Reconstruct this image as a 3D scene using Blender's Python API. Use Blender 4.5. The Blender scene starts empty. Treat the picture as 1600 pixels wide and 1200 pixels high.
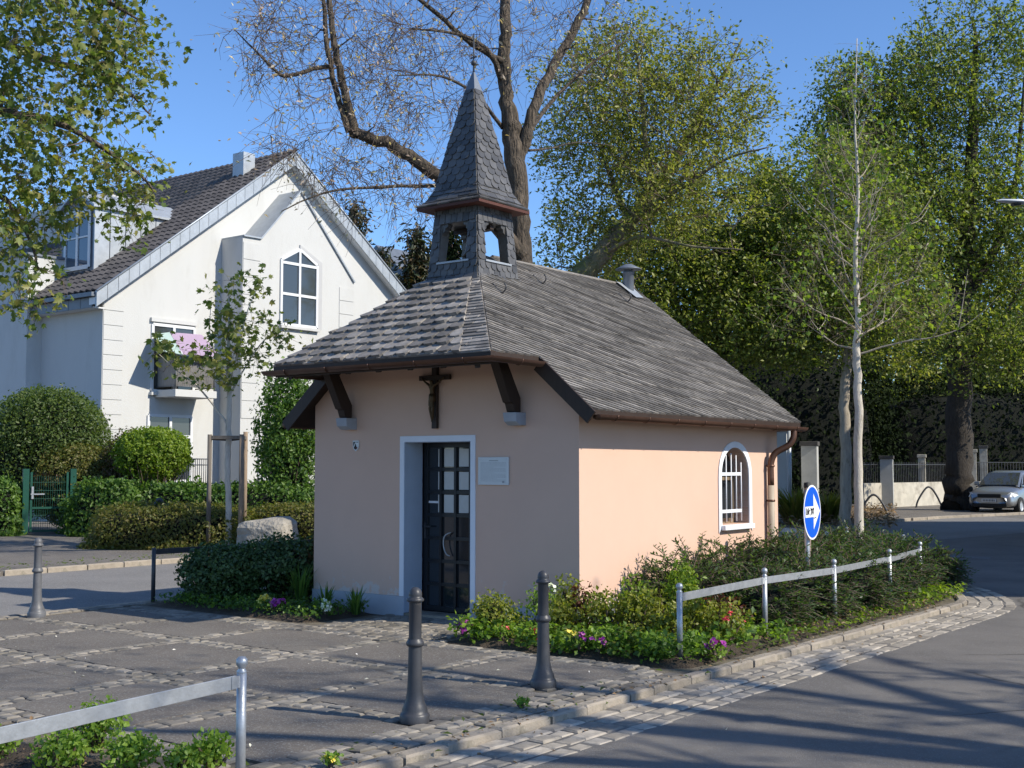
import bpy, math, random
import numpy as np
from mathutils import Vector, Matrix
R = math.radians
sc = bpy.context.scene
C = sc.collection

# ------------------------------------------------------------------ camera, sky, sun, exposure
CAMZ = 1.7
FPX = 1918.0
PITCH = math.atan(128.0 / FPX)
cam = bpy.data.cameras.new('camera'); cam_o = bpy.data.objects.new('camera', cam); C.objects.link(cam_o)
cam.sensor_width = 36.0; cam.lens = 36.0 * FPX / 1600.0
cam.clip_start = 0.05; cam.clip_end = 3000
cam_o.location = (0, 0, CAMZ); cam_o.rotation_euler = (math.pi / 2 + PITCH, 0, 0)
sc.camera = cam_o

SUN_EL = R(37.0)
SUN_H = Vector((0.908, -0.419))            # horizontal direction towards the sun
SUN_D = Vector((SUN_H.x * math.cos(SUN_EL), SUN_H.y * math.cos(SUN_EL), math.sin(SUN_EL)))
w = bpy.data.worlds.new('World'); sc.world = w; w.use_nodes = True
nt = w.node_tree; nt.nodes.clear()
sky = nt.nodes.new('ShaderNodeTexSky'); sky.sky_type = 'NISHITA'; sky.sun_disc = False
sky.sun_elevation = SUN_EL; sky.sun_rotation = math.atan2(SUN_H.x, SUN_H.y)
sky.altitude = 1000; sky.air_density = 1.0; sky.dust_density = 0.3; sky.ozone_density = 8.0
bg = nt.nodes.new('ShaderNodeBackground'); bg.inputs['Strength'].default_value = 0.135
wo = nt.nodes.new('ShaderNodeOutputWorld')
nt.links.new(sky.outputs[0], bg.inputs[0]); nt.links.new(bg.outputs[0], wo.inputs[0])
sun = bpy.data.lights.new('sun', 'SUN'); sun.energy = 3.95; sun.angle = R(0.53); sun.color = (1.0, 0.93, 0.80)
sun_o = bpy.data.objects.new('sun', sun); C.objects.link(sun_o)
sun_o.rotation_euler = SUN_D.to_track_quat('Z', 'Y').to_euler()
sc.view_settings.view_transform = 'Standard'; sc.view_settings.look = 'None'
sc.view_settings.exposure = 0.60; sc.view_settings.gamma = 1.0; sc.view_settings.use_curve_mapping = False

# ------------------------------------------------------------------ helpers
TH = R(37.7)
E1 = Vector((math.cos(TH), -math.sin(TH), 0)); E2 = Vector((math.sin(TH), math.cos(TH), 0))
def ray(px, py):
    x = (px - 800) / FPX; y = (600 - py) / FPX
    return Vector((x, math.cos(PITCH) - y * math.sin(PITCH), math.sin(PITCH) + y * math.cos(PITCH)))
def G(px, py, z=0.0):
    d = ray(px, py); t = (z - CAMZ) / d.z
    return Vector((d.x * t, d.y * t, z))
def A(px, py, Y):
    d = ray(px, py); t = Y / d.y
    return Vector((d.x * t, Y, CAMZ + d.z * t))
def W(s, t, z=0.0):
    return Vector((E1.x * s + E2.x * t, E1.y * s + E2.y * t, z))
def rng(seed): return np.random.default_rng(seed)
rnd = random.Random(7)

def link_mesh(name, me, mats, parent=None, loc=None, rotz=None):
    for m in (mats if isinstance(mats, (list, tuple)) else [mats]): me.materials.append(m)
    o = bpy.data.objects.new(name, me); C.objects.link(o)
    if parent is not None: o.parent = parent
    if loc is not None: o.location = loc
    if rotz is not None: o.rotation_euler = (0, 0, rotz)
    return o
def tag(o, label=None, cat=None, group=None, kind=None):
    if label: o['label'] = label
    if cat: o['category'] = cat
    if group: o['group'] = group
    if kind: o['kind'] = kind
    return o
def thing(name, label, cat, loc=(0, 0, 0), rotz=0, group=None):
    o = bpy.data.objects.new(name, None); C.objects.link(o)
    o.location = loc; o.rotation_euler = (0, 0, rotz); o.empty_display_size = 0.2
    return tag(o, label, cat, group)
def copy_tree(o, parent=None):
    c = o.copy(); C.objects.link(c); c.parent = parent
    for ch in list(o.children): copy_tree(ch, c)
    return c

class MB:
    def __init__(s): s.v = []; s.f = []; s.m = []; s.sm = []
    def add(s, vs, fs, m=0, smooth=False):
        b = len(s.v); s.v += [tuple(p) for p in vs]
        for f in fs: s.f.append(tuple(i + b for i in f)); s.m.append(m); s.sm.append(smooth)
        return s
    def hexa(s, p, m=0):       # 8 points: bottom ring 0-3, top ring 4-7
        return s.add(p, [(3, 2, 1, 0), (4, 5, 6, 7), (0, 1, 5, 4), (1, 2, 6, 5), (2, 3, 7, 6), (3, 0, 4, 7)], m)
    def box(s, x0, x1, y0, y1, z0, z1, m=0):
        return s.hexa([(x0, y0, z0), (x1, y0, z0), (x1, y1, z0), (x0, y1, z0), (x0, y0, z1), (x1, y0, z1), (x1, y1, z1), (x0, y1, z1)], m)
    def beam(s, p0, p1, wd, ht, m=0, up=(0, 0, 1)):
        p0 = Vector(p0); p1 = Vector(p1); d = (p1 - p0).normalized(); up = Vector(up)
        sx = d.cross(up)
        if sx.length < 1e-4: sx = d.cross(Vector((1, 0, 0)))
        sx.normalize(); u = sx.cross(d).normalized()
        q = [a + sx * (i * wd / 2) + u * (j * ht / 2) for a in (p0, p1) for i, j in ((-1, -1), (1, -1), (1, 1), (-1, 1))]
        return s.add(q, [(0, 1, 2, 3), (7, 6, 5, 4), (0, 4, 5, 1), (1, 5, 6, 2), (2, 6, 7, 3), (3, 7, 4, 0)], m)
    def prism(s, poly, o, u, v, n, depth, m=0):   # polygon in the u,v plane, pushed along n
        o = Vector(o); u = Vector(u); v = Vector(v); n = Vector(n); k = len(poly)
        a = [o + u * x + v * y for x, y in poly]; b = [p + n * depth for p in a]
        fs = [tuple(range(k)), tuple(range(2 * k - 1, k - 1, -1))] + [(i, i + k, (i + 1) % k + k, (i + 1) % k) for i in range(k)]
        return s.add(a + b, fs, m)
    def tube(s, path, r, n=8, m=0, caps=True, smooth=True):
        path = [Vector(p) for p in path]; k = len(path)
        rr = r if isinstance(r, (list, tuple)) else [r] * k
        ref = None; b = len(s.v); vs = []; fs = []
        for i, p in enumerate(path):
            d = (path[min(i + 1, k - 1)] - path[max(i - 1, 0)]).normalized()
            if ref is None: ref = d.orthogonal().normalized()
            ref = (ref - d * ref.dot(d)).normalized(); o2 = d.cross(ref)
            for j in range(n):
                a = 2 * math.pi * j / n; vs.append(p + (ref * math.cos(a) + o2 * math.sin(a)) * rr[i])
        for i in range(k - 1):
            for j in range(n):
                fs.append((i * n + j, i * n + (j + 1) % n, (i + 1) * n + (j + 1) % n, (i + 1) * n + j))
        s.add(vs, fs, m, smooth)
        if caps: s.add([], [tuple(b + j for j in range(n - 1, -1, -1)), tuple(b + (k - 1) * n + j for j in range(n))][:0], m)
        if caps:
            s.f.append(tuple(b + j for j in range(n - 1, -1, -1))); s.m.append(m); s.sm.append(False)
            s.f.append(tuple(b + (k - 1) * n + j for j in range(n))); s.m.append(m); s.sm.append(False)
        return s
    def lathe(s, prof, n=24, c=(0, 0, 0), m=0, smooth=True):   # prof: (radius, z)
        c = Vector(c); vs = []; fs = []; k = len(prof)
        for r, z in prof:
            for j in range(n):
                a = 2 * math.pi * j / n; vs.append(c + Vector((r * math.cos(a), r * math.sin(a), z)))
        for i in range(k - 1):
            for j in range(n): fs.append((i * n + j, i * n + (j + 1) % n, (i + 1) * n + (j + 1) % n, (i + 1) * n + j))
        return s.add(vs, fs, m, smooth)
    def build(s, name, mats, parent=None, loc=None, rotz=None, bevel=0.0):
        me = bpy.data.meshes.new(name); me.from_pydata(s.v, [], s.f)
        me.polygons.foreach_set('material_index', s.m); me.polygons.foreach_set('use_smooth', s.sm); me.update()
        o = link_mesh(name, me, mats, parent, loc, rotz)
        if bevel:
            b = o.modifiers.new('b', 'BEVEL'); b.width = bevel; b.segments = 2; b.limit_method = 'ANGLE'; b.angle_limit = R(35)
        return o

def np_mesh(name, V, F, mats, parent=None, smooth=False, kind=None, loc=None, rotz=None):
    V = np.asarray(V, dtype=np.float32); F = np.asarray(F, dtype=np.int32); k = F.shape[1]
    me = bpy.data.meshes.new(name)
    me.vertices.add(len(V)); me.vertices.foreach_set('co', V.ravel())
    me.loops.add(F.size); me.loops.foreach_set('vertex_index', F.ravel())
    me.polygons.add(len(F)); me.polygons.foreach_set('loop_start', np.arange(0, F.size, k, dtype=np.int32))
    if smooth: me.polygons.foreach_set('use_smooth', np.ones(len(F), dtype=bool))
    me.update(calc_edges=True)
    o = link_mesh(name, me, mats, parent, loc, rotz)
    if kind: o['kind'] = kind
    return o

# ------------------------------------------------------------------ materials
def srgb(h):
    h = h.lstrip('#'); c = [int(h[i:i + 2], 16) / 255 for i in (0, 2, 4)]
    return tuple(x / 12.92 if x < .04045 else ((x + .055) / 1.055) ** 2.4 for x in c)
def new_mat(name):
    m = bpy.data.materials.new(name); m.use_nodes = True; nt = m.node_tree
    return m, nt, nt.nodes['Principled BSDF']
def N(nt, t, **kw):
    n = nt.nodes.new(t)
    for k, v in kw.items():
        if k in n.inputs.keys(): n.inputs[k].default_value = v
        else: setattr(n, k, v)
    return n
def mixc(nt, fac, a, b, blend='MIX'):
    m = nt.nodes.new('ShaderNodeMix'); m.data_type = 'RGBA'; m.blend_type = blend
    for sck, val in ((m.inputs[0], fac), (m.inputs[6], a), (m.inputs[7], b)):
        if hasattr(val, 'links'): nt.links.new(val, sck)
        else: sck.default_value = val if isinstance(val, float) else (*val, 1)
    return m.outputs[2]
def ramp(nt, src, stops):
    r = nt.nodes.new('ShaderNodeValToRGB'); nt.links.new(src, r.inputs[0]); e = r.color_ramp.elements
    while len(e) < len(stops): e.new(0.5)
    for el, (p, c) in zip(e, stops):
        el.position = p; el.color = (*c, 1) if isinstance(c, tuple) else (c, c, c, 1)
    return r.outputs[0]
def surf(name, col, rough=0.8, var=0.25, vs=3.0, bump=0.3, bs=60.0, metal=0.0, col2=None, c2scale=1.2, c2lo=0.5, c2hi=0.65, spec=0.4, bdist=0.01, stretch=None, fleck=None, island=0.0, crack=0.0, chips=None):
    m, nt, p = new_mat(name)
    tc = N(nt, 'ShaderNodeTexCoord'); src = tc.outputs['Object']
    if stretch:
        mp = N(nt, 'ShaderNodeMapping'); mp.inputs['Scale'].default_value = stretch; nt.links.new(src, mp.inputs[0]); src = mp.outputs[0]
    n1 = N(nt, 'ShaderNodeTexNoise', Scale=vs, Detail=8.0, Roughness=0.65); nt.links.new(src, n1.inputs['Vector'])
    r1 = ramp(nt, n1.outputs['Fac'], [(0.25, 1 - var), (0.75, 1 + var * 0.6)])
    c = mixc(nt, 1.0, col, r1, 'MULTIPLY')
    if col2:
        n2 = N(nt, 'ShaderNodeTexNoise', Scale=c2scale, Detail=9.0, Roughness=0.7); nt.links.new(src, n2.inputs['Vector'])
        c = mixc(nt, ramp(nt, n2.outputs['Fac'], [(c2lo, 0.0), (c2hi, 1.0)]), c, col2)
    if fleck:
        vo = N(nt, 'ShaderNodeTexVoronoi', Scale=fleck[1]); nt.links.new(src, vo.inputs['Vector'])
        bw = N(nt, 'ShaderNodeSeparateColor'); nt.links.new(vo.outputs['Color'], bw.inputs[0])
        c = mixc(nt, ramp(nt, bw.outputs[0], [(fleck[2], 0.0), (fleck[2] + 0.02, 1.0)]), c, fleck[0])
    if chips:
        sp_ = N(nt, 'ShaderNodeSeparateXYZ'); nt.links.new(tc.outputs['Object'], sp_.inputs[0])
        cn = N(nt, 'ShaderNodeTexNoise', Scale=5.5, Detail=9.0, Roughness=0.7); nt.links.new(src, cn.inputs['Vector'])
        zz = N(nt, 'ShaderNodeMath', operation='MULTIPLY'); zz.inputs[1].default_value = -0.42; nt.links.new(sp_.outputs['Z'], zz.inputs[0])
        sm_ = N(nt, 'ShaderNodeMath', operation='ADD'); nt.links.new(zz.outputs[0], sm_.inputs[0]); nt.links.new(cn.outputs['Fac'], sm_.inputs[1])
        c = mixc(nt, ramp(nt, sm_.outputs[0], [(0.40, 0.0), (0.45, 0.75)]), c, chips)
    if crack:
        wn = N(nt, 'ShaderNodeTexNoise', Scale=2.5, Detail=6.0); nt.links.new(src, wn.inputs['Vector'])
        wm = mixc(nt, 0.12, src, wn.outputs['Color']); vc = N(nt, 'ShaderNodeTexVoronoi', Scale=crack); vc.feature = 'DISTANCE_TO_EDGE'; nt.links.new(wm, vc.inputs['Vector'])
        mk = N(nt, 'ShaderNodeTexNoise', Scale=0.35, Detail=2.0); nt.links.new(src, mk.inputs['Vector'])
        line = ramp(nt, vc.outputs['Distance'], [(0.0, 1.0), (0.006, 0.0)]); ms = ramp(nt, mk.outputs['Fac'], [(0.50, 0.0), (0.60, 0.8)])
        c = mixc(nt, mixc(nt, 1.0, line, ms, 'MULTIPLY'), c, (0.035, 0.032, 0.028))
    if island:
        g = N(nt, 'ShaderNodeNewGeometry'); oi = N(nt, 'ShaderNodeObjectInfo')
        ad = N(nt, 'ShaderNodeMath', operation='ADD'); nt.links.new(g.outputs['Random Per Island'], ad.inputs[0]); nt.links.new(oi.outputs['Random'], ad.inputs[1])
        fr = N(nt, 'ShaderNodeMath', operation='FRACT'); nt.links.new(ad.outputs[0], fr.inputs[0])
        c = mixc(nt, 1.0, c, ramp(nt, fr.outputs[0], [(0.0, 1 - island), (0.5, 1.0), (1.0, 1 + island)]), 'MULTIPLY')
    nt.links.new(c, p.inputs['Base Color'])
    p.inputs['Roughness'].default_value = rough; p.inputs['Metallic'].default_value = metal
    p.inputs['Specular IOR Level'].default_value = spec
    if bump:
        n3 = N(nt, 'ShaderNodeTexNoise', Scale=bs, Detail=5.0); nt.links.new(src, n3.inputs['Vector'])
        b = N(nt, 'ShaderNodeBump', Strength=bump, Distance=bdist); nt.links.new(n3.outputs['Fac'], b.inputs['Height'])
        nt.links.new(b.outputs[0], p.inputs['Normal'])
    return m
def leafmat(name, cols, trans=0.35, rough=0.45, spec=0.4):
    m, nt, p = new_mat(name)
    g = N(nt, 'ShaderNodeNewGeometry')
    k = len(cols); c = ramp(nt, g.outputs['Random Per Island'], [((i + 0.5) / k, cc) for i, cc in enumerate(cols)])
    nt.links.new(c, p.inputs['Base Color']); p.inputs['Roughness'].default_value = rough
    p.inputs['Specular IOR Level'].default_value = spec
    if trans:
        t = N(nt, 'ShaderNodeBsdfTranslucent'); tcol = mixc(nt, 1.0, c, (1.5, 1.6, 0.6), 'MULTIPLY'); nt.links.new(tcol, t.inputs[0])
        mx = N(nt, 'ShaderNodeMixShader'); mx.inputs[0].default_value = trans
        nt.links.new(p.outputs[0], mx.inputs[1]); nt.links.new(t.outputs[0], mx.inputs[2])
        nt.links.new(mx.outputs[0], nt.nodes['Material Output'].inputs[0])
    return m
def glassmat(name, col=(0.02, 0.025, 0.03), rough=0.06):
    m, nt, p = new_mat(name); p.inputs['Base Color'].default_value = (*col, 1); p.inputs['Roughness'].default_value = rough
    p.inputs['Specular IOR Level'].default_value = 0.9
    return m

M = {}
M['plaza'] = surf('asphalt plaza', (0.150, 0.131, 0.112), 0.92, 0.32, 0.9, 0.9, 130, col2=(0.18, 0.16, 0.135), c2scale=0.7, c2lo=0.42, c2hi=0.72, fleck=((0.23, 0.22, 0.20), 95.0, 0.86), crack=0.55)
M['road'] = surf('asphalt road', (0.150, 0.138, 0.124), 0.88, 0.25, 0.7, 0.8, 160, col2=(0.195, 0.178, 0.155), c2scale=0.35, c2lo=0.45, c2hi=0.7, fleck=((0.19, 0.185, 0.18), 120.0, 0.88), crack=0.35)
M['street'] = surf('asphalt street', (0.20, 0.19, 0.18), 0.9, 0.2, 0.9, 0.7, 140, fleck=((0.3, 0.29, 0.27), 100.0, 0.87))
M['joint'] = surf('sandy joint', (0.16, 0.135, 0.10), 0.95, 0.4, 6, 1.0, 90, col2=(0.06, 0.07, 0.03), c2scale=2.5, c2lo=0.56, c2hi=0.66)
M['sett'] = surf('granite sett', (0.34, 0.300, 0.245), 0.85, 0.4, 14, 0.6, 120, island=0.3, bdist=0.004)
M['sett_plaza'] = surf('granite sett of the forecourt', (0.245, 0.218, 0.182), 0.85, 0.45, 14, 0.6, 120, island=0.35, bdist=0.004, col2=(0.17, 0.155, 0.13), c2scale=1.3, c2lo=0.45, c2hi=0.6)
M['kerb'] = surf('kerb stone', (0.32, 0.275, 0.22), 0.85, 0.35, 5, 0.7, 70, island=0.2, col2=(0.13, 0.12, 0.09), c2scale=3)
M['soil'] = surf('soil', (0.075, 0.055, 0.038), 0.98, 0.5, 8, 1.0, 60, bdist=0.03)
M['pink'] = surf('pink render', (0.65, 0.440, 0.335), 0.9, 0.06, 0.8, 0.45, 220, bdist=0.004, col2=(0.60, 0.405, 0.31), c2scale=1.1, c2lo=0.5, c2hi=0.9, chips=(0.60, 0.54, 0.50))
M['plinth'] = surf('grey blue plinth', (0.40, 0.42, 0.46), 0.9, 0.12, 3, 0.5, 180, bdist=0.004, col2=(0.30, 0.30, 0.31), c2scale=2.2, c2lo=0.55, c2hi=0.8)
M['whitep'] = surf('white paint', (0.74, 0.76, 0.80), 0.75, 0.06, 4, 0.2, 150, bdist=0.003)
M['slate'] = surf('weathered slate', (0.250, 0.228, 0.205), 0.6, 0.45, 9, 0.5, 60, col2=(0.37, 0.335, 0.29), c2scale=7, c2lo=0.55, c2hi=0.72, island=0.45, spec=0.5, bdist=0.004)
M['slate_d'] = surf('dark slate', (0.082, 0.079, 0.075), 0.42, 0.35, 9, 0.4, 60, col2=(0.13, 0.128, 0.122), c2scale=5, c2lo=0.55, c2hi=0.75, island=0.35, spec=0.6, bdist=0.004)
M['wood'] = surf('dark stained wood', (0.034, 0.020, 0.014), 0.6, 0.35, 5, 0.5, 30, stretch=(8, 1, 1), bdist=0.004)
M['redwood'] = surf('red brown soffit board', (0.085, 0.028, 0.018), 0.65, 0.25, 5, 0.3, 30)
M['gutter'] = surf('brown copper gutter', (0.13, 0.070, 0.048), 0.42, 0.3, 4, 0.15, 50, metal=0.5)
M['zinc'] = surf('zinc sheet', (0.40, 0.43, 0.46), 0.45, 0.18, 4, 0.1, 40, metal=0.35)
M['zincd'] = surf('dark zinc sheet', (0.17, 0.19, 0.22), 0.5, 0.2, 4, 0.1, 40, metal=0.3)
M['galv'] = surf('galvanised steel', (0.42, 0.44, 0.46), 0.42, 0.22, 14, 0.15, 60, metal=0.55)
M['iron'] = surf('dark painted iron', (0.052, 0.053, 0.058), 0.42, 0.3, 8, 0.35, 90, bdist=0.003, col2=(0.12, 0.105, 0.09), c2scale=11, c2lo=0.62, c2hi=0.68)
M['iron_g'] = surf('grey painted iron', (0.12, 0.122, 0.13), 0.45, 0.3, 8, 0.3, 90, bdist=0.003)
M['doorm'] = surf('black door paint', (0.012, 0.014, 0.018), 0.35, 0.2, 6, 0.1, 50)
M['glass'] = glassmat('dark glass')
M['bronze'] = surf('bronze', (0.085, 0.055, 0.028), 0.4, 0.3, 30, 0.3, 120, metal=0.7)
M['plaque'] = surf('plaque', (0.62, 0.63, 0.62), 0.35, 0.05, 8, 0.05, 50)
M['ink'] = surf('ink', (0.10, 0.10, 0.10), 0.8, 0.05, 8, 0.0)
M['black'] = surf('black', (0.01, 0.01, 0.01), 0.6, 0.05, 8, 0.0)
M['hwhite'] = surf('white house render', (0.53, 0.53, 0.515), 0.92, 0.06, 0.5, 0.5, 60, bdist=0.012, stretch=(1, 1, .35), col2=(0.45, 0.445, 0.425), c2scale=1.1, c2lo=.52, c2hi=.8)
M['hframe'] = surf('white window frame', (0.66, 0.67, 0.68), 0.5, 0.03, 3, 0.0)
M['tile'] = surf('grey brown roof tile', (0.088, 0.080, 0.077), 0.6, 0.3, 3, 0.2, 60, island=0.22)
M['hglass'] = glassmat('house glass', (0.045, 0.05, 0.05), 0.05)
M['lilac'] = surf('lilac cloth', (0.36, 0.27, 0.37), 0.9, 0.05, 3, 0.1, 60)
M['mint'] = surf('mint cloth', (0.36, 0.46, 0.42), 0.9, 0.05, 3, 0.1, 60)
M['railm'] = surf('grey railing', (0.16, 0.165, 0.17), 0.5, 0.2, 6, 0.0)
M['bamboo'] = surf('grey reed matting', (0.30, 0.28, 0.26), 0.9, 0.35, 14, 0.4, 60, stretch=(6, 6, 0.4))
M['green'] = surf('dark green coated steel', (0.012, 0.070, 0.048), 0.4, 0.2, 6, 0.0)
M['bluesign'] = surf('blue sign sheeting', (0.008, 0.105, 0.62), 0.35, 0.04, 4, 0.0)
M['signw'] = surf('white sign sheeting', (0.82, 0.83, 0.84), 0.35, 0.03, 4, 0.0)
M['bark'] = surf('grey brown bark', (0.125, 0.098, 0.072), 0.95, 0.75, 2.6, 1.0, 5, stretch=(5, 5, 0.9), bdist=0.12, col2=(0.055, 0.045, 0.032), c2scale=2.2, c2lo=.5, c2hi=.62)
M['bark_m'] = surf('mossy bark', (0.22, 0.18, 0.12), 0.95, 0.6, 5, 1.0, 10, bdist=0.08, col2=(0.10, 0.115, 0.035), c2scale=1.3, c2lo=0.45)
M['bark_d'] = surf('dark bark', (0.060, 0.050, 0.040), 0.95, 0.5, 4, 1.0, 16, stretch=(3, 3, 0.5), bdist=0.05)
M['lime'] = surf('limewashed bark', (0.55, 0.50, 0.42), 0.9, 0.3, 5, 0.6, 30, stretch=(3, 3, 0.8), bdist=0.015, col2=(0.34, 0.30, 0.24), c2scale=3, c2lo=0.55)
M['bark_l'] = surf('pale bark', (0.36, 0.31, 0.24), 0.9, 0.35, 5, 0.6, 30, stretch=(3, 3, 0.6), bdist=0.015, col2=(0.20, 0.17, 0.12), c2scale=3, c2lo=0.55)
M['twig'] = surf('twig bark', (0.125, 0.090, 0.068), 0.9, 0.3, 5, 0.0)
M['twig_l'] = surf('pale twig bark', (0.22, 0.17, 0.12), 0.9, 0.3, 5, 0.0)
M['stake'] = surf('weathered stake wood', (0.27, 0.20, 0.14), 0.9, 0.35, 6, 0.5, 30, stretch=(3, 3, 0.5))
M['stakeg'] = surf('grey stake wood', (0.15, 0.13, 0.11), 0.9, 0.35, 6, 0.5, 30, stretch=(3, 3, 0.5))
M['rock'] = surf('boulder', (0.36, 0.33, 0.28), 0.95, 0.4, 3, 1.0, 12, bdist=0.05, col2=(0.2, 0.19, 0.16), c2scale=2)
M['litter'] = leafmat('dry leaves', [(0.20, 0.12, 0.06), (0.30, 0.19, 0.10), (0.14, 0.09, 0.05), (0.36, 0.26, 0.15)], 0.1, 0.8)
M['petal'] = leafmat('petals', [(0.75, 0.72, 0.62), (0.6, 0.58, 0.45), (0.7, 0.66, 0.6)], 0.1, 0.8)
M['wallstone'] = surf('cream garden wall', (0.52, 0.48, 0.40), 0.95, 0.25, 2, 0.6, 30, col2=(0.30, 0.27, 0.22), c2scale=1.5)
M['pillar'] = surf('grey render pillar', (0.42, 0.42, 0.40), 0.95, 0.2, 3, 0.5, 60)
M['cap'] = surf('dark cap stone', (0.08, 0.075, 0.07), 0.9, 0.3, 6, 0.5, 40)
M['carp'] = surf('silver car paint', (0.36, 0.37, 0.38), 0.28, 0.04, 2, 0.0, metal=0.75)
M['tyre'] = surf('rubber', (0.02, 0.02, 0.02), 0.85, 0.1, 8, 0.0)
M['lamp'] = surf('lamp housing', (0.62, 0.64, 0.66), 0.4, 0.05, 3, 0.0, metal=0.2)

LC = {
 'mixed': [(0.060, 0.095, 0.020), (0.115, 0.160, 0.030), (0.190, 0.235, 0.045), (0.300, 0.320, 0.085)],
 'spring': [(0.125, 0.170, 0.036), (0.185, 0.230, 0.046), (0.255, 0.290, 0.070), (0.300, 0.300, 0.110)],
 'yewbed': [(0.030, 0.062, 0.022), (0.055, 0.100, 0.032), (0.105, 0.160, 0.055)],
 'olive': [(0.132, 0.160, 0.033), (0.204, 0.226, 0.044), (0.281, 0.288, 0.061), (0.330, 0.314, 0.099)],
 'maple': [(0.088, 0.135, 0.034), (0.142, 0.189, 0.043), (0.203, 0.236, 0.061), (0.257, 0.243, 0.074)],
 'fresh': [(0.138, 0.235, 0.035), (0.196, 0.314, 0.043), (0.264, 0.374, 0.059)],
 'bright': [(0.115, 0.196, 0.018), (0.184, 0.265, 0.028), (0.241, 0.322, 0.040)],
 'box': [(0.061, 0.101, 0.027), (0.095, 0.142, 0.035), (0.128, 0.176, 0.046)],
 'laurel': [(0.054, 0.115, 0.024), (0.088, 0.169, 0.030), (0.149, 0.243, 0.047)],
 'dry': [(0.120, 0.085, 0.040), (0.160, 0.105, 0.055), (0.100, 0.090, 0.035)],
 'yew': [(0.038, 0.078, 0.026), (0.060, 0.112, 0.034), (0.092, 0.150, 0.048)],
 'conifer': [(0.022, 0.036, 0.017), (0.036, 0.050, 0.022), (0.066, 0.062, 0.031), (0.120, 0.084, 0.042)],
 'darkleaf': [(0.006, 0.011, 0.004), (0.010, 0.017, 0.006), (0.018, 0.028, 0.009)],  # near black: shade under the trees is put into these leaf colours
 'greymass': [(0.144, 0.183, 0.049), (0.205, 0.251, 0.061), (0.289, 0.319, 0.083)],
 'brownish': [(0.105, 0.060, 0.034), (0.130, 0.085, 0.040), (0.085, 0.090, 0.028)],
 'yellowg': [(0.209, 0.231, 0.039), (0.286, 0.286, 0.055), (0.154, 0.198, 0.033)],
 'pinkish': [(0.50, 0.36, 0.30), (0.66, 0.58, 0.54), (0.34, 0.24, 0.17)],
 'redleaf': [(0.100, 0.028, 0.022), (0.140, 0.045, 0.030), (0.080, 0.050, 0.025)],
 'grass': [(0.108, 0.156, 0.036), (0.156, 0.204, 0.048), (0.084, 0.120, 0.030)],
 'olivehedge': [(0.106, 0.125, 0.027), (0.150, 0.163, 0.035), (0.188, 0.163, 0.050)],
}
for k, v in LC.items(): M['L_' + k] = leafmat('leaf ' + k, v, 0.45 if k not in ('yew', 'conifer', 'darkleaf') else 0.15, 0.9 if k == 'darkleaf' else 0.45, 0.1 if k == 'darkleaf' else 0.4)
M['core'] = surf('inner shade', (0.004, 0.006, 0.003), 1.0, 0.4, 6, 1.0, 30, bdist=0.05)  # near black: the shade inside the bushes is put into this colour
M['F_purple'] = leafmat('purple petals', [(0.22, 0.015, 0.20), (0.35, 0.03, 0.30), (0.45, 0.08, 0.42)], 0.2)
M['F_red'] = leafmat('red petals', [(0.55, 0.03, 0.05), (0.7, 0.08, 0.12)], 0.2)
M['F_yellow'] = leafmat('yellow petals', [(0.75, 0.55, 0.03), (0.8, 0.7, 0.2)], 0.2)
M['F_white'] = leafmat('white petals', [(0.8, 0.8, 0.75), (0.75, 0.78, 0.6)], 0.2)

# ------------------------------------------------------------------ leaves and twigs in bulk
def unit(v): return v / np.maximum(np.linalg.norm(v, axis=-1, keepdims=True), 1e-9)
def leaf_arrays(P, size, g, shape='rhomb', aspect=0.55, nrm=None, spread=1.0, sizevar=0.55, droop=0.0):
    n = len(P); P = np.asarray(P, float)
    t = unit(g.normal(size=(n, 3)) - np.array([0, 0, droop]))
    if nrm is not None: nn = unit(nrm + spread * g.normal(size=(n, 3)))
    else: nn = unit(g.normal(size=(n, 3)) * spread + np.array([0.15, -0.1, 0.75]))
    t = unit(t - nn * np.sum(t * nn, 1, keepdims=True)); b = np.cross(nn, t)
    s = size * (1 + sizevar * g.uniform(-1, 1, (n, 1)))
    if shape == 'rhomb':
        fold = nn * s * 0.16
        V = np.stack([P, P + t * s * 0.5 + b * s * aspect / 2 + fold, P + t * s, P + t * s * 0.5 - b * s * aspect / 2 + fold], 1).reshape(-1, 3)
        base = np.arange(n)[:, None, None] * 4; F = (base + np.array([[0, 1, 2], [0, 2, 3]])[None]).reshape(-1, 3)
    else:
        pts = np.array([(0, 0), (.20, .05), (.46, .30), (.28, .36), (.52, .80), (.20, .66), (0, 1.05), (-.20, .66), (-.52, .80), (-.28, .36), (-.46, .30), (-.20, .05)])
        V = P[:, None] + s[:, None] * (pts[None, :, 1:2] * t[:, None] + pts[None, :, 0:1] * b[:, None] + (np.abs(pts[None, :, 0:1]) * -0.35 + pts[None, :, 1:2] ** 2 * -0.15) * nn[:, None])
        V = V.reshape(-1, 3)
        tri = np.array([[0, 1, 2], [0, 2, 3], [0, 3, 5], [3, 4, 5], [0, 5, 6], [0, 6, 7], [0, 7, 9], [7, 8, 9], [0, 9, 10], [0, 10, 11]])
        F = (np.arange(n)[:, None, None] * 12 + tri[None]).reshape(-1, 3)
    return V, F
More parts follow.
